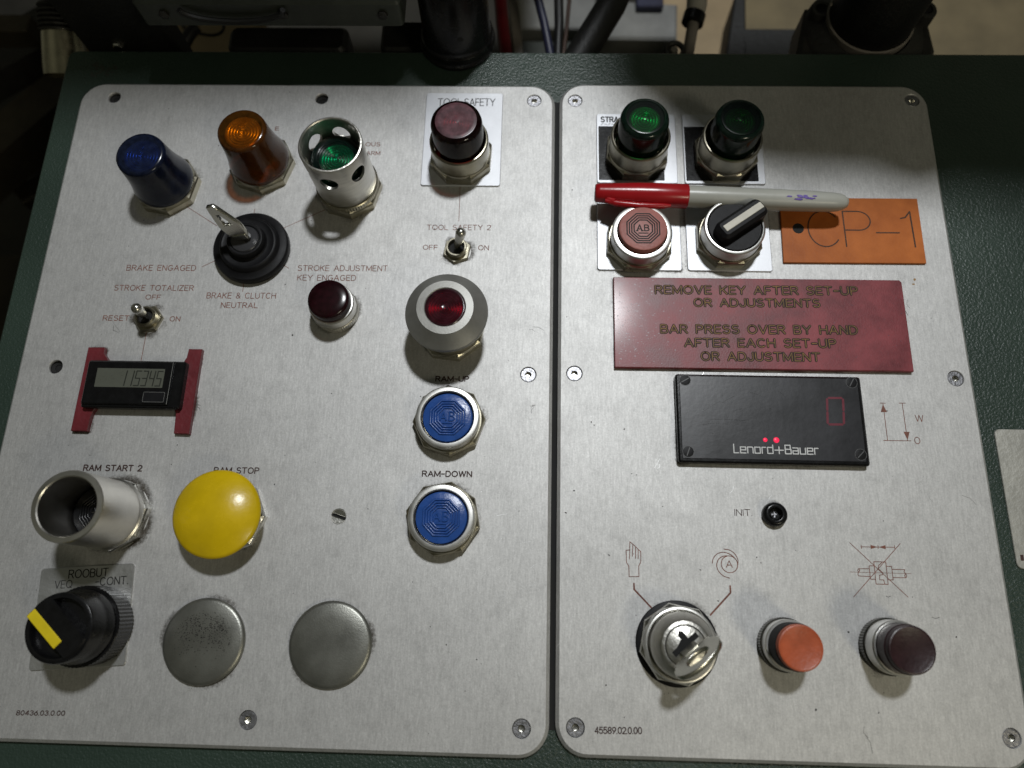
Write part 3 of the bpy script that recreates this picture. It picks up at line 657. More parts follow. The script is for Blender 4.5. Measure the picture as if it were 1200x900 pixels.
# guarded green lamp
t = thing('guarded_lamp', 'green lamp deep inside a tall metal guard tube pierced with round holes', 'indicator lamp', -110, 226.3)
nut(t, 8, 19.2); knurl(t, 18.3, 6.2, 10)
def bool_tube(ro, ri, z0, z1, holes):
    mb = MB(); mb.lathe([(ro - .2, z0), (ro, z0 + .4), (ro, z1 - .8), (ro - .35, z1 - .15), (ro - .9, z1), (ri + .5, z1), (ri, z1 - .5), (ri, z0), (ro - .2, z0)], 96)
    a = mb.build('tmp_a', M['tube']); c = MB()
    for ang, hr, hz in holes:
        c.lathe([(0, ri - 6), (hr, ri - 6), (hr, ro + 6), (0, ro + 6)], 32, Matrix.Rotation(radians(ang), 4, 'Z') @ Matrix.Translation((0, 0, hz)) @ Matrix.Rotation(pi / 2, 4, 'Y'))
    b = c.build('tmp_b', M['gap'], smooth=0)
    for q in (a,):
        bm = bmesh.new(); bm.from_mesh(q.data); bmesh.ops.remove_doubles(bm, verts=bm.verts, dist=1e-6); bmesh.ops.recalc_face_normals(bm, faces=bm.faces); bm.to_mesh(q.data); bm.free()
    bm = bmesh.new(); bm.from_mesh(b.data); bmesh.ops.remove_doubles(bm, verts=bm.verts, dist=1e-6); bmesh.ops.recalc_face_normals(bm, faces=bm.faces); bm.to_mesh(b.data); bm.free()
    md = a.modifiers.new('b', 'BOOLEAN'); md.operation = 'DIFFERENCE'; md.object = b; md.solver = 'EXACT'
    me = bpy.data.meshes.new_from_object(a.evaluated_get(bpy.context.evaluated_depsgraph_get()))
    bpy.data.objects.remove(a); bpy.data.objects.remove(b)
    me.materials.clear(); me.materials.append(M['tube'])
    me.polygons.foreach_set('use_smooth', [True] * len(me.polygons)); me.set_sharp_from_angle(angle=radians(35))
    return me
me = bool_tube(17.3, 15.7, 10.2, 46, [(a, 5.0, 34) for a in (-97, -37, 23, 83, 143, 203)])
o = bpy.data.objects.new('guard_tube', me); COL.objects.link(o); o.parent = t
mb = MB(); mb.lathe([(14.4, 8), (14.3, 33), (13.6, 34), (10.4, 34.1)] + ridges(10.2, 34.0, .3, 1.6), 64); mb.build('lens', M['tealens'], t, smooth=30)
reflector(t, 9.8, 31.4, pitch=1.6); lamp_core(t, 13.5, 8, 29.5)

def illuminated_push(name, label, x, y, z0, top, rot, lens, body, cat='push button', group=None, rl=14.2):
    t = thing(name, label, cat, x, y, z0, 0, group)
    nut(t, rot, 19.2, 6.5); bezel(t, 17.0, 15.3, 6.7, 19, 'nut' if body == 'winebody' else 'nut')
    mb = MB(); mb.lathe([(rl + .5, 8), (rl + .2, top - 3.4), (rl - .3, top - 1.6), (rl - 1.3, top - .5), (rl - 2.6, top - .15)], 72); side = mb.build('lens_body', M[body], t, smooth=50)
    mb = MB(); mb.lathe([(rl - 2.6, top - .15), (11, top)] + ridges(10.5, top - .05, .28, 1.6), 72); mb.build('lens', M[lens], side, smooth=50)
    reflector(t, 8.6, top - 2.8, pitch=1.6); lamp_core(t, 12, 8, top - 5)
    return t
illuminated_push('illuminated_button', 'dusty wine-red lens button standing on the white TOOL SAFETY tag', -44.7, 248.2, 1, 36, 20, 'winelens', 'winebody')
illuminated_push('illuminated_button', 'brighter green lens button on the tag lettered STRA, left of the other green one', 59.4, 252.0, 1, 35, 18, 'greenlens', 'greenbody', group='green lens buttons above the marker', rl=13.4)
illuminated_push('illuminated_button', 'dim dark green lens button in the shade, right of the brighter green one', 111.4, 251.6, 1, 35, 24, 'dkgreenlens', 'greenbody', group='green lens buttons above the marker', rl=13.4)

# legend tags under the operators
def legend_tag(label, x0, x1, y0, y1, mat='alu', z=0, group=None, holes=True):
    cx, cy = (x0 + x1) / 2, (y0 + y1) / 2
    t = thing('legend_tag', label, 'label plate', cx, cy, z, 0, group)
    MB().box(x0 - cx, x1 - cx, y0 - cy, y1 - cy, 0.0, .95, r=1.6, ch=.3).build('tag_sheet', M[mat], t)
    return t
t = legend_tag('white TOOL SAFETY tag with engraved lettering at the top of the left plate', -68.5, -21.2, 229.8, 294.8)
mb = MB(); text(mb, 'TOOL', -61.4 + 44.85, 285.2 - 262.3, 15.2, 5.5, .5, 1.0, .1, .16); text(mb, 'SAFETY', -45.0 + 44.85, 285.3 - 262.3, 19.2, 5.5, .5, 1.0, .1, .16); mb.build('engraved_lettering', M['engrave'], t, smooth=0, normals=False)
t = legend_tag('tag lettered STRA with a black field, under the brighter green button', 35.9, 83.4, 232.6, 280.4, group='four tags in a square on the right plate')
mb = MB(); text(mb, 'STRA', 38.4 - 59.65, 274.2 - 256.5, 11.0, 4.2, .75, 1.0, 0, .2); mb.build('printed_lettering', M['engrave'], t, smooth=0, normals=False)
mb = MB(); mb.box(-22.6, 16, -22, 15.0, .9, 1.02, r=.5); mb.build('black_field', M['knob'], t)
mb = MB(); [mb.ribbon([(-21 + 2.1 * k, 16.1 + .5 * (k % 2)), (-19.6 + 2.1 * k, 16.3 + .7 * ((k + 1) % 2))], .3, 1.0) for k in range(5)]; mb.build('worn_print', M['speck'], t, smooth=0, normals=False)
t = legend_tag('shaded tag under the dim dark green button', 87.4, 134.6, 232.6, 280.4, group='four tags in a square on the right plate')
MB().box(-22.6, 19.5, -22, 15.0, .9, 1.02, r=.5).build('black_field', M['knob'], t)
legend_tag('blank white tag under the faded red octagon-logo button', 35.7, 83.4, 176.6, 224.6, group='four tags in a square on the right plate')
legend_tag('blank white tag under the black selector knob, left of the orange tag', 86.6, 134.2, 176.8, 224.6, group='four tags in a square on the right plate')

# emblem: nested octagons with two letters
def emblem(parent, z, mat, raised=True, k=1.0):
    mb = MB(); w = .42
    for r in (9.6, 8.2, 6.8, 5.4):
        oc = [(k * r * cos(radians(22.5 + 45 * i)), k * r * sin(radians(22.5 + 45 * i))) for i in range(9)]
        if raised: mb.tube([(a, b, z) for a, b in oc], .58, 10, cap=False)
        else: mb.ribbon(oc, .72, z)
    ABL = [[(-3.4, -1.6), (-2.0, 2.0), (-.6, -1.6)], [(-2.9, -.5), (-1.1, -.5)], [(.7, -1.6), (.7, 2.0), (1.9, 2.0)] + ar(1.9, 1.15, .95, .85, 90, -90, 6) + [(.7, .3)], [(1.9, .3)] + ar(1.9, -.65, 1.15, .95, 90, -90, 6) + [(.7, -1.6)]]
    if raised: ABL = [[(a * 1.15, b * 1.3 + .3) for a, b in q] for q in ABL] + [[(-2.6, -3.1), (2.6, -3.1)]]
    else: ABL += [[(-3.9, -1.6), (-2.9, -1.6)], [(-1.1, -1.6), (-.1, -1.6)], [(-2.5, -3.0), (2.5, -3.0)]]
    for q in ABL:
        q = [(a * k, b * k) for a, b in q]
        if raised:
            for (a, b), (c, d) in zip(q, q[1:]):
                if math.hypot(c - a, d - b) > .01: mb.tube([(a, b, z), (c, d, z)], .42, 8)
        else: mb.ribbon(q, .66, z)
    return mb.build('octagon_emblem', M[mat], parent, smooth=40 if raised else 0, normals=raised)

def flush_button(label, x, y, rot, cap, ztop=10.6, zring=12, z0=0, ro=16.7, ri=13.6, rc=13.15, group=None, raised=True, capink=None):
    t = thing('push_button', label, 'push button', x, y, z0, 0, group)
    nut(t, rot, 19.4, 6); bezel(t, ro, ri, 6.3, zring)
    mb = MB(); mb.lathe([(ri + .1, 6), (0, 6)], 40); mb.build('recess', M['gap'], t)
    mb = MB(); mb.lathe([(rc, 5.6), (rc, ztop - 1), (rc - .3, ztop - .3), (rc - 1, ztop), (0, ztop)], 64); c = mb.build('button_cap', M[cap], t)
    emblem(c, ztop + (.26 if raised else .04), capink or cap, raised)
    return t
flush_button('blue flush button below the RAM-UP lettering', -44.0, 86.6, 4, 'blue', group='blue flush push buttons')
flush_button('blue flush button below the RAM-DOWN lettering', -44.6, 35.0, 34, 'blue', group='blue flush push buttons')
flush_button('faded red push button with black octagon emblem, left below the marker', 59.2, 193.2, 20, 'pink', ztop=18, zring=14.5, z0=1, rc=13.3, raised=False, capink='engrave')

# small red pilot lamp
t = thing('small_lamp', 'small dark red pilot lamp in a silver knurled ring below KEY ENGAGED', 'indicator lamp', -111, 149.2)
knurl(t, 13.1, 0, 5, 'tube', 60); bezel(t, 12.5, 11.2, 5.1, 12.5, 'ring', 3)
mb = MB(); mb.lathe([(11.2, 8), (11.3, 17.0), (10.9, 18.2), (9.8, 18.8), (6, 19.1), (0, 19.2)], 64); mb.build('lens', M['smallred'], t, smooth=50)
mb = MB(); n_ = 24
for k in range(n_):
    a = 2 * pi * k / n_; mb.tube([(2.5 * cos(a), 2.5 * sin(a), 15.6), (8.5 * cos(a), 8.5 * sin(a), 14.8)], .3, 6)
mb.build('inner_reflector', M['castiron'], t); MB().lathe([(10.8, 9), (10.8, 14), (0, 14.6)], 40).build('lamp_holder', M['gap'], t)

# red illuminated mushroom
t = thing('mushroom_button', 'grey metal mushroom head with a round red lens, above RAM-UP', 'push button', -45.6, 139.4)
nut(t, 16, 19.4, 6.5); bezel(t, 17.2, 14, 6.7, 15, 'nut', 3)
MB().lathe([(13.5, 8), (13.5, 24)], 48).build('stem', M['nut'], t)
mb = MB(); mb.lathe([(13, 22.5), (20.8, 22.8), (21.6, 23.6), (21.8, 25), (21.4, 26.2), (20.8, 26.7), (15.0, 32.2), (14.7, 32.6), (10.9, 32.9), (10.5, 32.6), (10.5, 30)], 88)
mb.build('mushroom_head', mk('brushed_head', (0.34, 0.335, 0.315), .5, .75, .12, 9, .04, 110, .08), t, smooth=18)
mb = MB(); mb.lathe([(10.45, 30), (10.45, 32.5), (10.0, 32.8)] + ridges(9.8, 32.8, .3, 1.5), 64); mb.build('lens', M['redlens'], t, smooth=30)
reflector(t, 9.6, 30.6, pitch=1.5)
MB().lathe([(10.4, 27.5), (0, 27.4)], 40).build('lamp_holder', M['gap'], t)

# shrouded button (RAM START 2)
t = thing('shrouded_button', 'black button deep in a tall silver shroud below RAM START 2', 'push button', -217, 33.4)
nut(t, 10, 19.6, 5.5, 'steel')
mb = MB(); mb.lathe([(18.3, 5.6), (18.3, 6.5), (17.4, 7.2), (17.1, 39.2), (16.7, 39.9), (14.5, 40.0), (13.9, 39.5), (13.8, 12)], 88); mb.build('shroud', M['shroudmetal'], t, smooth=24)
mb = MB(); mb.lathe([(13.7, 10), (13.4, 13.5), (12.4, 14.4), (0, 14.4)], 56); c = mb.build('button_cap', M['matte'], t); emblem(c, 14.4, 'knob', True)

# yellow mushroom (RAM STOP)
t = thing('mushroom_button', 'glossy yellow palm button hiding part of the RAM STOP lettering', 'push button', -156.4, 33.8)
nut(t, 1, 20.4, 5, 'steel'); MB().lathe([(13, 5), (13, 14)], 40).build('stem', M['knob'], t)
mb = MB(); prof = [(12, 12.4), (20.5, 12.8), (21.7, 13.5), (22.05, 14.6), (21.9, 15.8)]
for k in range(1, 17):
    a = k / 16; prof.append((21.9 * (1 - a), 15.8 + 6.2 * (1 - (1 - a) ** 2.3)))
mb.lathe(prof, 88); mb.build('mushroom_head', M['yellow'], t, smooth=60)

# black rotary selector with a yellow pointer
t = thing('rotary_selector', 'black rotary selector with a yellow pointer stripe, bottom left corner', 'selector switch', -215.6, -21.0, .9, 4.6)
knurl(t, 18.9, 0, 13, 'knob', 64)
mb = MB(); mb.lathe([(17.4, 12.6), (17.2, 16.0), (16.4, 18.2), (16.0, 20), (15.9, 28.5), (15.5, 29.6), (14.6, 30), (13.4, 30), (13.0, 29.4), (12.9, 26), (0, 26)], 80); kn = mb.build('knob_body', M['knob'], t)
def strip_in_circle(r, v0, v1, ext=0.0):
    """part of a disc of radius r between two parallel chords, its left end drawn out by ext"""
    right = [(math.sqrt(r * r - v * v), v) for v in [v0 + (v1 - v0) * k / 6 for k in range(7)]]
    left = [(-math.sqrt(r * r - v * v) - ext, v) for v in [v1 + (v0 - v1) * k / 6 for k in range(7)]]
    return right + left
mb = MB(); mb.prism(strip_in_circle(14.6, -6.6, 6.2), 25.9, 30.6, .6, T3(0, 0, 0, -46)); mb.build('pointer_bar', M['knob'], kn)
mb = MB(); mb.prism(rrect(-14.6, 6.2, -6.6, -1.9, .4), 30.3, 31.0, .3, T3(0, 0, 0, -46)); mb.build('pointer_stripe', M['stripe'], kn)
mb = MB(); mb.prism(rrect(-15.0, -11, -6.9, -1.7, .6), 27, 30.3, .2, T3(0, 0, 0, -46)); mb.build('pointer_nose', M['knob'], kn)
t = thing('legend_tag', 'tilted dull metal tag lettered ROOBUT and CONT. under the black rotary selector', 'label plate', -223.4, -16.9, 0, 4.6)
MB().box(-24.0, 24.0, -24.4, 24.4, 0, .9, r=1.8, ch=.3).build('tag_sheet', mk('dull_tag', (.56, .56, .55), .4, .85, .15, 6, .1, 50, .1), t)
mb = MB(); text(mb, 'ROOBUT', -9.5, 18.6, 20.5, 4.4, .5, .95, 0, .2); text(mb, 'VEQ', -16.0, 14.0, 9, 4.0, .34, .95, 0, .2); text(mb, '-CONT.', 4.6, 14.2, 17.0, 4.2, .5, .95, 0, .2); mb.build('engraved_lettering', M['engrave'], t, smooth=0, normals=False)
MB().box(19.8, 21.2, -10, 1.5, .85, .97).build('worn_mark', M['speck'], t); MB().box(16.5, 19.5, -20, -17, .85, .97).build('worn_mark', M['speck'], t)

# two blanking discs
for (x, y, lab, w) in ((-160, -27, 'grey blanking disc with a dark pitted upper half, next to the rotary selector', 1), (-97, -26.8, 'smoother grey blanking disc with a bright sheen, right of the pitted one', 0)):
    mb = MB(); mb.lathe([(19.4, 0), (20.4, .35), (20.5, 1.6), (19.8, 2.5), (18.6, 2.9), (12, 3.35), (6, 3.5), (0, 3.55)], 80)
    o = mb.build('blanking_disc', M['blankmetal']); o.location = (x * S, y * S, 0)
    tag(o, lab, 'blanking plug', 'grey blanking discs')
    if w:
        pm = MB(); q_ = random.Random(31)
        for k in range(900):
            x_, y_ = q_.uniform(-17, 17), q_.gauss(7, 6)
            r_ = math.hypot(x_, y_)
            if r_ > 17.5: continue
            e_ = q_.uniform(.1, .34); z_ = 3.58 - .0013 * r_ * r_ + (0 if r_ < 12 else -.085 * (r_ - 12)) + .0001 * k
            pm.add([(x_ + e_ * cos(a * 1.257) * q_.uniform(.6, 1.2), y_ + e_ * sin(a * 1.257) * q_.uniform(.6, 1.2), z_) for a in range(5)], [[0, 1, 2, 3, 4]])
        tag(pm.build('pitting', M['speck'], o, smooth=0, normals=False), None, kind='stuff')

# key switches
def key(label, x, y, z, axis, across, outline, hole):
    """flat key standing in its lock along axis, its width along across; bow outline with an opening"""
    t = thing('key', label, 'key', x, y, z)
    Y = Vector(axis).normalized(); X = Vector(across); X = (X - Y * X.dot(Y)).normalized(); Z = X.cross(Y)
    MX = Matrix((X, Y, Z)).transposed().to_4x4()
    cu = bpy.data.curves.new('k', 'CURVE'); cu.dimensions = '2D'; cu.fill_mode = 'BOTH'
    for pts in (outline, hole):
        c = cu.splines.new('POLY'); c.points.add(len(pts) - 1)
        for q, (a, b) in zip(c.points, pts): q.co = (a * S, b * S, 0, 1)
        c.use_cyclic_u = True
    cu.extrude = .9 * S; cu.bevel_depth = .3 * S; cu.bevel_resolution = 1; cu.offset = -.3 * S
    tmp = bpy.data.objects.new('tmp', cu); COL.objects.link(tmp)
    me = bpy.data.meshes.new_from_object(tmp.evaluated_get(bpy.context.evaluated_depsgraph_get())); bpy.data.objects.remove(tmp)
    me.transform(MX); me.materials.clear(); me.materials.append(M['brass'])
    o = bpy.data.objects.new('key_bow', me); COL.objects.link(o); o.parent = t
    MB().box(-3.0, 3.0, -5, 1.2, -1.0, 1.0, T=MX).build('key_blade', M['brass'], t)
    MB().box(-4.2, 4.2, .4, 4.2, -1.75, 1.75, r=.5, ch=.3, T=MX).build('key_shoulder', M['brass'], t)
    return t
t = thing('key_switch', 'black round key switch between BRAKE ENGAGED and STROKE ADJUSTMENT', 'key switch', -163.2, 186.6)
mb = MB(); mb.lathe([(21.2, 0), (21.7, .8), (21.7, 4.4), (21.0, 5.4), (17.6, 6.0), (17.0, 6.6), (16.6, 8.2), (15.9, 9.0), (15.0, 9.2), (14.2, 8.8), (11.2, 9.0), (10.6, 9.6), (10.4, 13.2), (9.9, 14.0), (9.2, 14.2), (8.4, 14.0), (8.2, 12)], 80)
mb.build('bezel', M['matte'], t)
MB().lathe([(8.2, 10), (8.1, 13.6), (7.6, 14.1), (0, 14.2)], 48).build('lock_barrel', mk('grey_barrel', (.07, .07, .075), .35, .6, .2), t)
MB().box(-3.4, 3.4, -.7, .7, 14.15, 14.3, T=T3(0, 0, 0, 128)).build('key_slot', M['gap'], t)
key('silver key standing edge-on in the black key switch', -163.4, 186.9, 14.4, (-9.5, 5.5, 27), (1, -.06, 0),
    [(-4.6, 0), (4.6, 0), (5.4, 3), (6.4, 8), (6.6, 12), (5.6, 16), (3.4, 24), (2.2, 27.6), (-2.2, 27.6), (-3.4, 24), (-5.6, 16), (-6.6, 12), (-6.4, 8), (-5.4, 3)],
    [(-2.6, 12.5), (2.6, 12.5), (1.9, 16), (.8, 21), (-.8, 21), (-1.9, 16)])

t = thing('key_switch', 'silver round key switch between the hand and automatic symbols', 'key switch', 72.6, -22.0)
MB().lathe([(19.9, 0), (20.1, .3), (20.0, .9), (19.4, 1.2), (15, 1.2)], 64).build('gasket', M['matte'], t)
nut(t, 12, 19.3, 5.0, 'steel', 1.2); bezel(t, 17.4, 15.6, 6.3, 10.5, 'ring', 4)
MB().lathe([(14.7, 7.4), (10, 7.4)], 48).build('recess', M['gap'], t)
mb = MB(); mb.lathe([(15.0, 6.6), (15.0, 15.5), (14.7, 16.2), (11.6, 20.6), (11.1, 21), (9.6, 21.1), (9.4, 20.8)], 72); mb.build('lock_body', M['tube'], t)
mb = MB(); mb.lathe([(9.15, 19.0), (9.1, 21.0), (8.8, 21.2), (0, 21.25)], 56); mb.build('lock_plug', M['tube'], t)
mb = MB(); mb.lathe([(9.45, 20.4), (9.1, 20.4)], 56); mb.build('plug_seam', M['gap'], t)
mb = MB(); mb.prism([(-7.4, -1.3), (7.0, -1.3), (7.0, 1.3), (2.6, 1.3), (2.6, 5.2), (1.2, 6.4), (-.4, 5.0), (-.4, 3.0), (-4, 1.5), (-7.4, 1.3)], 21.0, 21.34, 0, T3(0, 1.0, 0, 40)); mb.build('key_slot', M['gap'], t)
key('silver key in the lower silver key switch, its flat bow turned up to the right', 73.6, -23.0, 21.2, (4.4, -5.2, 13.2), (.77, .64, 0),
    [(-4.0, 0), (4.0, 0), (4.6, 3), (11, 4)] + [(13 * cos(radians(a)), 9 + 6.5 * sin(radians(a))) for a in range(-40, 221, 13)] + [(-11, 4), (-4.6, 3)],
    [(6.2 * cos(radians(a)), 9.2 + 2.9 * sin(radians(a))) for a in range(0, 360, 15)])

# round buttons at the lower right
def round_button(label, x, y, top, cap, rbase, rring, rcap, zring, kmat='tube'):
    t = thing('push_button', label, 'push button', x, y, 0, 0, 'two small round buttons at the lower right')
    knurl(t, rbase, 0, 5, 'knurldark', 62); bezel(t, rring, rcap + .8, 5.1, zring, 'ring', 5)
    MB().lathe([(rcap + .9, zring - 3), (rcap + .45, zring - 2.6), (rcap + .4, top - 3.6), (rcap - .1, top - 3.2)], 48).build('cap_sleeve', M['gap' if cap == 'orange' else 'maroon'], t)
    mb = MB(); mb.lathe([(rcap, zring - 3.2), (rcap, top - .9), (rcap - .3, top - .2), (rcap - .9, top), (rcap - 1.5, top - .25), (0, top - .2)], 64); mb.build('button_cap', M[cap], t)
    return t
round_button('small orange round button, between the silver key switch and the maroon button', 124.0, -21.1, 24, 'orange', 12.7, 11.9, 10.3, 11)
round_button('small dark maroon round button below the crossed coupling symbol', 173.4, -20.6, 25, 'maroon', 13.3, 12.5, 10.7, 14)

# toggle switches
def toggle(label, x, y, tip, rot):
    t = thing('toggle_switch', label, 'toggle switch', x, y, 0, 0, 'two bat-handle toggle switches')
    mb = MB(); mb.lathe([(8.4, 0), (8.4, 1.6), (7.9, 2.2), (5, 2.2)], 6, phase=radians(rot)); mb.build('hex_nut', M['nut'], t, smooth=12)
    mb = MB(); mb.lathe([(5.9, 2.2), (6.0, 5.4), (5.6, 5.9), (4.8, 5.9), (4.4, 5.3), (4.2, 3)], 48); mb.build('bushing', M['nut'], t)
    MB().lathe([(4.3, 3.2), (0, 3.2)], 30).build('recess', M['gap'], t)
    p0 = Vector((0, 0, 3)); p1 = Vector(tip); pts, rad = [], []
    for k in range(15):
        f = k / 14; pts.append(p0.lerp(p1, f)); rad.append((1.7 + 1.5 * f) if f < .86 else 3.0 * math.sqrt(max(.015, 1 - ((f - .86) / .145) ** 2)))
    mb = MB(); mb.tube(pts, rad, 20); mb.build('bat_lever', M['nut'] if False else M['steel'], t, smooth=60)
    return t
toggle('bat toggle switch between OFF and ON below TOOL SAFETY 2', -44.7, 187.6, (4.2, 2.8, 20), 20)
toggle('bat toggle switch between RESET and ON, above the counter', -217, 142.6, (2.6, -.4, 20), 8)

# selector with white pointer
t = thing('selector_switch', 'black selector knob with a white pointer bar, in a silver ring under the marker', 'selector switch', 110.0, 196.4, 1)
nut(t, 22, 19.4, 6); bezel(t, 16.9, 14.9, 6.3, 15.5)
mb = MB(); mb.lathe([(14.8, 9), (14.8, 14.6), (14.2, 15.2), (0, 15.2)], 64); k_ = mb.build('knob_disc', M['matte'], t)
mb = MB(); mb.prism(rrect(-12.5, 18.0, -5.6, 5.6, 3.4), 15.1, 22.5, 1.8, T3(0, 0, 0, 36)); mb.build('pointer_bar', M['matte'], k_)
mb = MB(); mb.prism(rrect(-9.5, 16.4, -1.9, 1.9, .4), 22.3, 22.9, .2, T3(0, 0, 0, 36)); mb.build('pointer_stripe', M['white'], k_)

# INIT socket
t = thing('init_plug', 'small black socket plug right of INIT.', 'plug', 124.2, 41.2)
MB().lathe([(6.0, 0), (6.2, .6), (6.1, 3.0), (5.4, 4.2), (4.4, 4.6), (3.4, 4.4), (3.0, 3.6)], 48).build('plug_collar', M['knob'], t)
MB().lathe([(3.1, 3.8), (2.9, 1.2), (0, 1.0)], 6).build('socket', M['gap'], t, smooth=0)
mb = MB(); mb.box(-1.4, 1.4, -.35, .35, 1.0, 1.6); mb.box(-.35, .35, -1.4, 1.4, 1.0, 1.59); mb.build('cross_slot', M['screw'], t)

# ------------------------------------------------------------------ counter on its red adapter
t = thing('adapter_plate', 'dark red H-shaped adapter plate behind the counter', 'adapter plate', -215, 101)
hp = [(-32.4, -23.8), (-23.6, -23.8), (-23.3, -16.0), (-22.4, -13.0), (-20, -9.0), (21, -9.0), (23.2, -13.4), (23.8, -24.2), (32.0, -24.2), (32.0, 23.6), (24.6, 23.6), (24.2, 18.6), (20.4, 11), (-18.6, 11), (-20.0, 17.0), (-22.6, 20.2), (-22.8, 23.8), (-32.0, 23.6)]
mb = MB(); mb.prism(hp, 0, 2.9, .25); mb.build('adapter_sheet', M['phenolic'], t)
t = thing('counter', 'small black counter with a grey liquid-crystal reading, on the red H plate', 'counter', -215.2, 103.6)
mb = MB(); mb.box(-27, 26.6, -14.2, 12.4, 2.9, 7.0, r=1.2, ch=.8); mb.box(-26.4, 20.5, -12.6, 11.6, 6.8, 8.3, r=.8, ch=.6); mb.build('counter_housing', M['knob'], t)
MB().box(-20.5, 16.6, -3.2, 7.4, 8.2, 8.42, r=.3).build('display_window', M['lcd'], t)
seg = {'1': 'bc', '5': 'afgcd', '3': 'abgcd', '4': 'fgbc'}
for i, ch in enumerate('115345'):
    mb = MB()
    ox = -7.0 + i * 3.9; h, w = 4.1, 2.5; y0 = -2.2
    P_ = dict(a=[(0, 2 * h), (w, 2 * h)], b=[(w, h), (w, 2 * h)], c=[(w, 0), (w, h)], d=[(0, 0), (w, 0)], f=[(0, h), (0, 2 * h)], g=[(0, h), (w, h)])
    for q in seg[ch]: (a, b) = P_[q]; mb.ribbon([(ox + a[0] + .08 * a[1], y0 + a[1]), (ox + b[0] + .08 * b[1], y0 + b[1])], .62, 8.45)
    mb.build('liquid_crystal_digit', M['lcdseg'], t, smooth=0, normals=False)
MB().box(6.8, 19.4, -11.8, -5.2, 8.2, 8.9, r=.6, ch=.3).build('reset_button', M['matte'], t)
mb = MB(); mb.ribbon(rrect(7.4, 18.8, -11.2, -5.8, .5) + [(18.8 - .5, -11.2)], .14, 8.93); mb.build('button_outline', M['greypaint'], t, smooth=0, normals=False)
mb = MB(); mb.ribbon([(20.3, -12.0), (20.4, 11.2)], .25, 8.25); mb.build('bright_edge', M['greypaint'], t, smooth=0, normals=False)

# ------------------------------------------------------------------ digital meter
t = thing('digital_meter', 'black rectangular digital meter with two red dots and a dim zero, under the red sign', 'digital display', 125.2, 90.6)
mb = MB(); mb.box(-48.9, 48.9, -24.0, 23.8, 0, 4.8, r=1.5, ch=.9); hs = mb.build('meter_housing', M['knob'], t)
MB().box(-47.0, 46.9, -22.0, 22.6, 4.7, 5.05, r=.6, ch=.2).build('window', M['glass'], t)
for x, y, a in ((-43.9, 20.2, 30), (43.8, 20.4, 60), (-43.9, -18.5, 70), (44.3, -18.3, 45)):
    mb = MB(); mb.lathe([(2.9, 4.9), (2.9, 5.12), (2.6, 5.2), (0, 5.2)], 30); c = mb.build('corner_screw', M['matte'], t); c.location = (x * S, y * S, 0)
    mb = MB(); mb.ribbon(circle(0, 0, 2.95, 24), .25, 5.14); mb.ribbon([(-2.2 * cos(radians(a)), -2.2 * sin(radians(a))), (2.2 * cos(radians(a)), 2.2 * sin(radians(a)))], .5, 5.23); mb.build('screw_slot', M['slotgrey'], c, smooth=0, normals=False)
for x, r in ((-3.9, 1.15), (1.8, 1.5)):
    mb = MB(); mb.lathe([(r, 5.1), (r * .8, 5.3), (0, 5.36)], 24); c = mb.build('indicator_light', M['led'], t); c.location = (x * S, -11.5 * S, 0)
mb = MB(); [mb.ribbon(q, 1.2, 5.1) for q in ([(30.0, -2.6), (36.6, -2.5)], [(37.5, -1.8), (37.9, 3.9)], [(38.0, 5.2), (38.3, 11.0)], [(37.5, 11.8), (31.0, 11.7)], [(30.0, 11.0), (29.6, 5.2)], [(29.5, 3.9), (29.1, -1.8)])]; mb.build('digit', M['digit'], t, smooth=0, normals=False)
LB = {'L': (.55, [[(0, 1), (0, 0), (.55, 0)]]), 'e': (.62, [[(0, .36), (.62, .36), (.62, .70), (0, .70), (0, 0), (.62, 0)]]), 'n': (.62, [[(0, 0), (0, .70), (.52, .70), (.62, .60), (.62, 0)]]),
      'o': (.62, [[(0, 0), (.62, 0), (.62, .70), (0, .70), (0, 0)]]), 'r': (.42, [[(0, 0), (0, .70), (.42, .70)]]), 'd': (.62, [[(.62, 1), (.62, 0), (0, 0), (0, .70), (.62, .70)]]),
      '+': (1.0, [[(0, .40), (1.0, .40)], [(.5, .0), (.5, .80)]]), 'B': (.66, [[(0, .52), (.60, .52), (.60, 1), (0, 1), (0, 0), (.66, 0), (.66, .52)]]), 'a': (.62, [[(0, .70), (.62, .70), (.62, 0), (0, 0), (0, .36), (.62, .36)]]), 'u': (.62, [[(0, .70), (0, 0), (.62, 0), (.62, .70)]])}
mb = MB(); s_ = 'Lenord+Bauer'; tot = sum(LB[c][0] for c in s_) + .22 * (len(s_) - 1); sx = 43.2 / tot; u = 0
for c in s_:
    for q in LB[c][1]: mb.ribbon([(-20.4 + u + a * sx, -18.6 + b * 4.5) for a, b in q], .55, 5.1)
    u += (LB[c][0] + .22) * sx
mb.build('maker_lettering', M['logo'], t, smooth=0, normals=False)
mb = MB(); rr = random.Random(8)
for x, y, dx, dy in ((-38, 1, 12, 8), (-32, -1, 20, -.4), (-36, -4, 9, 1), (-10, 14, 6, -2), (5, 15, 3, -3), (-25, 8, 7, 4), (-20, 3, 5, 2)): mb.ribbon([(x, y), (x + dx * .5, y + dy * .5 + .3), (x + dx, y + dy)], .09, 5.1)
for k in range(16): x, y = rr.uniform(-40, 40), rr.uniform(-18, 18); mb.ribbon([(x, y), (x + .2, y + .1)], rr.uniform(.15, .4), 5.1)
mb.build('dust_and_scratches', M['castiron'], t, smooth=0, normals=False)

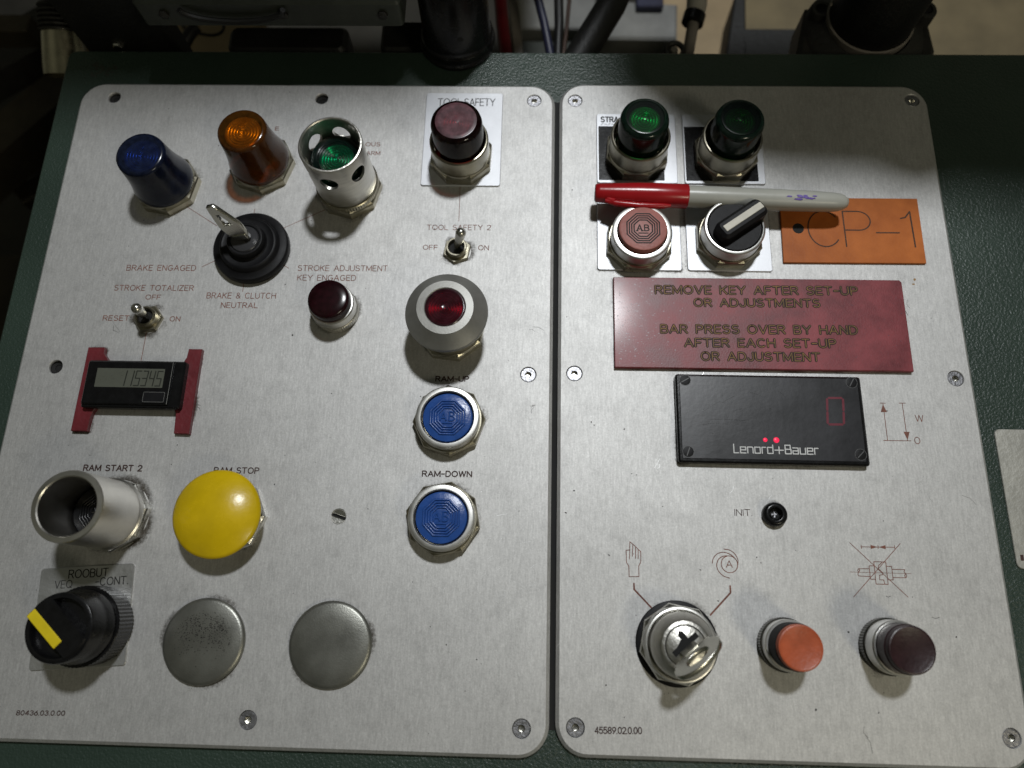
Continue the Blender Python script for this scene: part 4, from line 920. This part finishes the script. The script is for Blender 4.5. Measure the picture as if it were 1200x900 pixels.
# ------------------------------------------------------------------ red engraved sign
t = thing('warning_sign', 'dark red engraved sign telling to remove key after set-up, below the square of tags', 'sign', 124.1, 145)
mb = MB(); mb.prism([(-79.8, -26.9), (79.7, -26.5), (79.8, 25.4), (78.6, 26.7), (-79.7, 26.3)], 0, 2.9, .35); mb.build('sign_sheet', M['sign'], t)
SL = [('REMOVE KEY AFTER SET-UP', 66.9, 160.9, 112.5, 6.0, .9), ('OR ADJUSTMENTS', 88.1, 153.6, 70.0, 5.8, .6), ('BAR PRESS OVER BY HAND', 69.2, 137.6, 107.6, 6.0, 1.0), ('AFTER EACH SET-UP', 81.9, 129.9, 82.5, 5.9, .8), ('OR ADJUSTMENT', 90.5, 122.2, 64.6, 5.9, .6)]
for s, x, y, w, h, rise in SL:
    for (q, xx, yy, ww, hh, ee) in words(s, x - 124.1, y - 145, w, h, rise, 1.25, .24):
        a = MB(); text(a, q, xx, yy, ww, hh, 1.5, 2.93, ee, .24); g = a.build('engraved_lettering', M['groove'], t, smooth=0, normals=False)
        b = MB(); text(b, q, xx + .42, yy + .42, ww - .84, hh - .84, .42, 3.0, ee, .24); b.build('groove_floor', M['olive'], g, smooth=0, normals=False)
rr = random.Random(17); mb = MB()
for k in range(420):
    x = -78 + 158 * rr.random() ** 1.8; y = rr.uniform(-25, 25)
    if rr.random() < .35: x = rr.uniform(-78, -58)
    s_ = rr.uniform(.15, .55); mb.add([(x + s_ * rr.uniform(.5, 1.2) * cos(q * 1.257), y + s_ * .6 * rr.uniform(.5, 1.2) * sin(q * 1.257), 2.905 + .00008 * k) for q in range(5)], [[0, 1, 2, 3, 4]])
mb.build('worn_fleck', mk('worn_fleck', (.13, .055, .075), .35, 0, .5, 20), t, smooth=0, normals=False)

# orange tag
t = thing('machine_tag', 'orange engraved tag reading CP-1, right of the selector knob', 'sign', 180.6, 202.9)
mb = MB(); mb.prism([(-40.2, -20.6), (39.2, -20.1), (39.5, 20.9), (-39.2, 20.6)], 0, 1.6, .2); mb.build('tag_sheet', M['tag'], t)
mb = MB(); mb.lathe([(3.2, 1.66), (0, 1.66)], 32, T3(-30.2, .8)); mb.build('fixing_hole', M['gap'], t)
mb = MB(); ox, oy = -180.6, -202.9
mb.ribbon([(165.2 + 9.2 * cos(radians(a)) + ox, 203.7 + 11.3 * sin(radians(a)) + oy) for a in range(42, 327, 7)], .75, 1.65)
mb.ribbon([(176.6 + ox, 192.6 + oy), (176.4 + ox, 215 + oy), (184.5 + ox, 215 + oy)] + [(184.8 + 6.8 * cos(radians(a)) + ox, 209.0 + 6 * sin(radians(a)) + oy) for a in range(90, -91, -15)] + [(177 + ox, 203 + oy)], .75, 1.65)
mb.ribbon([(194.3 + ox, 201.5 + oy), (207.2 + ox, 201.6 + oy)], .75, 1.65)
mb.ribbon([(209 + ox, 210.8 + oy), (211.6 + ox, 211.4 + oy), (214.6 + ox, 215.2 + oy), (215.0 + ox, 192.8 + oy)], .85, 1.65)
mb.build('engraved_lettering', mk('tag_groove', (.05, .022, .010), .7, 0, .5, 20), t, smooth=0, normals=False)

# edge of a further nameplate
t = thing('nameplate', 'pale metal nameplate cut off by the right edge of the picture', 'sign', 283, 54, -4)
MB().box(-38.5, 40, -36.5, 35.2, 0, 1.0, r=3, ch=.25).build('nameplate_sheet', mk('pale_plate', (.62, .61, .56), .42, .7, .08, 5, .1, 50), t)
MB().box(-36.2, -34.6, -32.5, -29.6, .95, 1.05).build('printed_mark', M['blackink'], t)

# ------------------------------------------------------------------ marker pen
pa, pb = Vector((33.2, 218.2, 0)), Vector((174.2, 213.4, 0)); d = pb - pa; L = d.length
t = thing('marker_pen', 'felt marker with a red cap and grey barrel lying across the tags', 'marker pen', pa.x, pa.y, 13.6, math.degrees(math.atan2(d.y, d.x)))
RX = Matrix.Rotation(pi / 2, 4, 'Y')
cap_p = [(0, 0.0), (4.4, .15), (5.1, .9), (5.3, 3), (5.9, 14), (6.5, 24), (6.75, 34), (6.8, 51.4), (6.55, 52.2), (6.1, 52.3)]
MB().lathe(cap_p, 48, RX).build('pen_cap', M['pencap'], t, smooth=50)
cl = MB(); cl.tube([(6, -5.6, 1.5), (12, -7.2, 1.8), (25, -8.2, 2.0), (38, -8.0, 2.0), (42.5, -7.6, 2.0)], [1.2, 1.9, 1.9, 1.7, .9], 14); cl.tube([(7, -4.5, 1.5), (11, -6.5, 1.7)], [1.6, 2.2], 12); cl.build('pocket_clip', M['pencap'], t, smooth=60)
bar = [(6.0, 52.2), (6.1, 53), (6.15, 70), (6.0, 100), (5.7, 122), (5.35, 132), (4.9, 136), (4.1, 138.6), (2.6, L - .3), (0, L)]
MB().lathe(bar, 48, RX).build('pen_barrel', M['pengrey'], t, smooth=50)
mb = MB()
for (u0, v0, w, h) in ((107, 62, 3.2, .8), (112, 75, 4, .9), (112.5, 58, 3, 1.4), (116, 62, 3.0, 1.6), (119, 68, 3.4, .9), (121, 55, 2.6, .7), (116, 52, 2.4, .5), (114, 66, 3, .4)):
    n = 10; r = 6.06 if u0 < 114 else 5.95
    pts = []
    for k in range(n):
        a = 2 * pi * k / n; uu = u0 + w * .6 * cos(a) * rr.uniform(.6, 1.2); vv = radians(v0 + 38) + h * .7 * sin(a) * rr.uniform(.6, 1.2) / r
        pts.append((uu, r * cos(vv), r * sin(vv)))
    mb.add(pts, [list(range(n))])
mb.build('ink_smudge', M['purple'], t, smooth=0)

# ------------------------------------------------------------------ behind the desk
def solid(name, label, cat, mat, build, group=None, kind=None, smooth=38):
    mb = MB(); build(mb); o = mb.build(name, M[mat], None, smooth=smooth)
    return tag(o, label, cat, group, kind)
# black foot standing on the desk edge
t = thing('support_post', 'black round tube with a rolled rim standing on the back edge of the desk', 'machine post', -51.5, 338, -4)
mb = MB(); mb.lathe([(22.6, 0), (23.6, .8), (23.8, 2.6), (23.0, 3.8), (22.6, 5.0), (22.6, 8.2), (21.6, 9.4), (21.2, 12), (20.6, 52), (19, 54), (0, 54)], 72); mb.build('tube_body', M['knob'], t)
mb = MB(); mb.lathe([(1.8, -1), (1.8, .35), (0, .35)], 20, T3(0, 0, 24) @ Matrix.Rotation(radians(-78), 4, 'Z') @ Matrix.Translation((20.7, 0, 0)) @ Matrix.Rotation(pi / 2, 4, 'Y')); mb.build('drilled_hole', M['gap'], t)
# black cover plate with bolt
t = thing('machine_cover', 'flat black upright machine post with one bright bolt behind the desk\'s left corner', 'machine post', -268.5, 337, -60)
MB().box(-29.5, 29.5, 0, 12, 0, 142, r=1, ch=.6).build('post_body', M['darkmetal'], t)
MB().box(29.8, 34.5, -1.5, 10, 0, 142, r=.8, ch=.5).build('post_edge', M['darkmetal'], t)
mb = MB(); mb.lathe([(3.4, 0), (3.4, 1.8), (2.4, 2.6), (0, 2.7)], 6, T3(-6, 0, 53) @ Matrix.Rotation(pi / 2, 4, 'X')); mb.build('bolt', M['steel'], t)
# threaded fitting
t = thing('pipe_fitting', 'ribbed nickel pipe fitting at the far left corner behind the desk', 'pipe fitting', -329, 350, -34)
TX = T3(0, 0, 0, 0, -58) @ T3(0, 0, -6)
mb = MB(); mb.lathe([(15.5, -6), (15.2, 2), (13.4, 20), (13.0, 22)], 48, TX); mb.build('cone', M['nickel'], t)
pr = []
for k in range(5): pr += [(14.0, 22 + 3 * k), (14.4, 23.2 + 3 * k), (12.2, 24.4 + 3 * k)]
mb = MB(); mb.lathe([(13, 22)] + pr + [(13.6, 38), (12, 40), (6, 41)], 48, TX); mb.build('thread', M['castiron'], t)
mb = MB(); mb.lathe([(7.5, 40), (7.5, 80)], 32, TX); mb.build('stem', M['castiron'], t)
# left side depth: beams and a hose
solid('oily_beam', 'oily steel beam slanting away under the desk\'s left corner', 'beam', 'rust', lambda m: m.prism([(-520, 330), (-420, 452), (-395, 440), (-505, 300)], -190, -150, 3))
solid('oily_beam', 'dull flat bar at the upper left, left of the ribbed fitting', 'beam', 'castiron', lambda m: m.prism([(-560, 440), (-440, 540), (-420, 505), (-545, 405)], -190, -160, 3))
solid('side_frame', 'dark steel frame lying below the desk\'s left side', 'machine frame', 'rust', lambda m: m.box(-760, -420, 180, 330, -330, -300, r=4, ch=2))
solid('flat_bar', 'flat oily bar lying level beside the foot of the ribbed fitting', 'bar', 'rust', lambda m: m.box(-560, -440, 452, 470, -140, -120, r=2, ch=1))
solid('steel_rod', 'thin oily rod low in the gap at the left edge', 'rod', 'rust', lambda m: m.tube([(-548, 420, -250), (-505, 462, -250)], 5, 12))
solid('hose', 'curled dark hose low in the gap at the left edge', 'hose', 'castiron', lambda m: m.tube([(-530 + 24 * cos(radians(a)), 395 + 30 * sin(radians(a)), -252) for a in range(-60, 200, 15)], 8, 14))
# panels far behind
t = thing('machine_casing', 'dull green-grey overhanging machine casing above the desk\'s back edge, left of the black tube', 'machine casing', -156, 318, 30)
MB().box(-78, 77, 0, 102, 0, 17, r=3, ch=1.5).build('casing_sheet', M['greengrey'], t)
MB().box(-270, 179, 135, 400, 30, 490, r=6, ch=3).build('added_shade_box', M['greengrey'], t)  # unseen box, added to dim the lamp over the left plate's top
for x in (-62, 8, 66):
    mb = MB(); mb.lathe([(3.0, 0), (3.0, 1.6), (2.2, 2.2), (0, 2.3)], 6, T3(x, 0, 9) @ Matrix.Rotation(pi / 2, 4, 'X')); mb.build('casing_bolt', M['castiron'], t)
MB().tube([(-20 + 30 * cos(radians(a)), -3, 15 + 9 * sin(radians(a))) for a in range(180, 361, 15)], 1.6, 8).build('casing_cable', M['blackcable'], t)
solid('cable_duct', 'black duct running behind the desk, left of the black tube', 'duct', 'darkmetal', lambda m: (m.box(-209, -128, 342, 364, -40, -18, r=6, ch=3), m.box(-105, -60, 342, 366, -40, -16, r=4, ch=2)))
solid('wooden_block', 'tan block glimpsed under the overhanging green-grey casing', 'block', 'tan', lambda m: m.box(-350, -262, 455, 520, -220, -160, r=3, ch=1))
t = thing('wire_coil', 'loop of thin dark wire in front of the tan block', 'wire', -275, 440, -100)
MB().tube([(17 * cos(radians(a)), 9 * sin(radians(a)), 3 * sin(radians(2 * a))) for a in range(0, 361, 15)], 1.2, 8).build('wire_loop', M['blackcable'], t)
MB().tube([(-6, -2, 0), (-10, -9, 0), (-14, -16, -2)], 5, 10).build('wire_plug', M['blackcable'], t)
for x, m_, lab in ((-136, 'olivewall', 'dull brass strip in the gap left of the black tube'), (-121, 'tan', 'pale tan strip in the gap left of the black tube, nearest the tube')):
    solid('brass_strip', lab, 'strip', m_, lambda m: m.box(x - 6, x + 6, 462, 500, -190, -160, r=1, ch=.5), group='strips in the gap behind the desk')
solid('red_hose', 'dark red vertical hose just right of the black tube', 'hose', 'redcable', lambda m: m.tube([(-32, 460, -70), (-28, 420, -78), (-23, 385, -86)], 5, 14))
solid('pale_strip', 'pale upright strip right of the dark red hose', 'strip', 'palestrip', lambda m: m.prism([(-17, 380), (-10, 380), (-18, 470), (-27, 470)], -92, -84, .8))
solid('grey_cabinet', 'flat grey cabinet top behind the desk between the hose and the cables', 'cabinet', 'greypaint', lambda m: m.box(-30, 56, 531, 620, -240, -200, r=3, ch=1.5))
solid('cabinet_base', 'dark olive base in front of the grey cabinet top', 'cabinet', 'greengrey', lambda m: m.box(-34, 130, 470, 530, -270, -215, r=3, ch=1.5))
solid('thin_cable', 'navy cable dropping behind the desk', 'cable', 'bluecable', lambda m: m.tube([(-6, 440, -50), (4, 405, -60), (11, 370, -66)], 3.2, 12))
solid('thin_cable', 'black cable right beside the navy one', 'cable', 'blackcable', lambda m: m.tube([(14, 440, -56), (15, 405, -60), (14, 370, -66)], 3.6, 12))
solid('thin_cable', 'thin brown cable between the black cable and the thick conduit', 'cable', 'browncable', lambda m: m.tube([(24, 450, -70), (21, 410, -74), (17, 375, -80)], 1.6, 10))
solid('thick_conduit', 'thick dark grey conduit slanting behind the desk', 'conduit', 'darkmetal', lambda m: m.tube([(66, 440, -36), (52, 405, -42), (22, 352, -50)], [10.5, 10.5, 10.5], 24))
t = thing('grey_box', 'grey box with a black clip behind the desk, right of the thick conduit', 'box', 85, 492, -152)
mb = MB(); mb.prism([(-38, -16), (38, -17), (40, 22), (-18, 26)], -60, 0, 2); mb.build('box_body', M['greypaint'], t)
mb = MB(); mb.box(2, 26, 12, 40, .2, 7, r=1.5, ch=1); mb.build('clip', M['bluecable'], t)
t = thing('white_rod', 'pale rod with a black collar in front of the tan sheet', 'rod', 112, 404, -60)
MB().tube([(-3, -26, -4), (2, 4, 2)], 4.2, 18).build('rod_end', M['palestrip'], t)
MB().tube([(2, 4, 2), (4, 14, 4), (5, 40, 8)], [7.0, 7.4, 7.4], 20).build('rod_sleeve', mk('pale_sleeve', (.40, .38, .34), .45, 0, .1), t)
MB().tube([(0.6, 0, 1.0), (2.6, 7, 2.6)], 8.1, 20).build('collar', M['knob'], t)
t = thing('ring_terminal', 'small ring-shaped fitting at the foot of the pale rod', 'fitting', 97, 374, -52)
MB().tube([(6.4 * cos(radians(a)), 6.4 * sin(radians(a)), 0) for a in range(0, 361, 18)], 2.0, 10).build('ring', M['castiron'], t); MB().lathe([(3.0, -2), (2.6, 1), (0, 1.2)], 20).build('pin', M['palestrip'], t)
solid('tan_sheet', 'pale tan upright sheet behind the pale rod', 'board', 'tan', lambda m: m.prism([(120, 540), (206, 540), (228, 700), (120, 700)], -285, -275, 1))
solid('olive_board', 'dull olive board filling the far right behind the flange', 'board', 'olivewall', lambda m: m.box(200, 760, 560, 780, -310, -290, r=2, ch=1))
solid('post', 'dark post at the left edge of the olive board', 'post', 'darkmetal', lambda m: (m.prism([(164, 455), (182, 455), (186, 520), (176, 520)], -190, -150, 1.5), m.box(180, 280, 440, 486, -215, -150, r=3, ch=2)))
# flange with riser pipe, and an unseen slab added to shade the right plate
t = thing('pipe_flange', 'black cast flange with two screw bosses and a riser pipe, top right behind the desk', 'pipe flange', 221, 352, -22)
mb = MB(); mb.prism([(-52, -14), (38, -14), (42, 0), (40, 34), (-40, 34)], -30, -2, 3); mb.lathe([(40, -3), (36, 2), (30, 4), (28, 6)], 48, T3(-4, 12, 0)); mb.build('flange_body', M['castiron'], t)
for x in (-34, 34):
    mb = MB(); mb.lathe([(7.5, -12), (7.2, 6), (6.4, 7.2), (4.2, 7.2), (3.8, 6)], 28, T3(x, 23, 0)); mb.build('screw_boss', M['castiron'], t)
    mb = MB(); mb.lathe([(4.0, 6.4), (2, 5.4), (0, 5.4)], 6, T3(x, 23, 0)); mb.build('socket_screw', M['gap'], t)
mb = MB(); mb.lathe([(28, 4), (28.2, 8.6), (27, 9.2)], 56, T3(-4, 14, 0)); mb.build('white_gasket', M['palestrip'], t)
mb = MB(); mb.lathe([(26.6, 8.6), (26.4, 335)], 56, T3(-4, 14, 0)); mb.build('riser_pipe', M['darkmetal'], t)
mb = MB(); mb.prism([(-143, 76), (-128, 58), (-102, 32), (-68, 23), (0, 20), (99, 16), (185, 15), (330, 15), (330, 200), (-150, 200)], 330, 422, 3); mb.build('added_shade_slab', M['darkmetal'], t)
solid('hanging_hose', 'dark hose drooping between the casing and the black tube', 'hose', 'blackcable', lambda m: m.tube([(-92 + 14 * cos(radians(a)), 400 - .1 * a, -70 + 26 * sin(radians(a))) for a in range(180, 361, 15)], 4.2, 12))
solid('steel_bracket', 'small worn steel bracket in the dark gap at the left edge', 'bracket', 'rust', lambda m: m.prism([(-470, 330), (-440, 352), (-452, 366), (-486, 346)], -210, -196, 1.5))
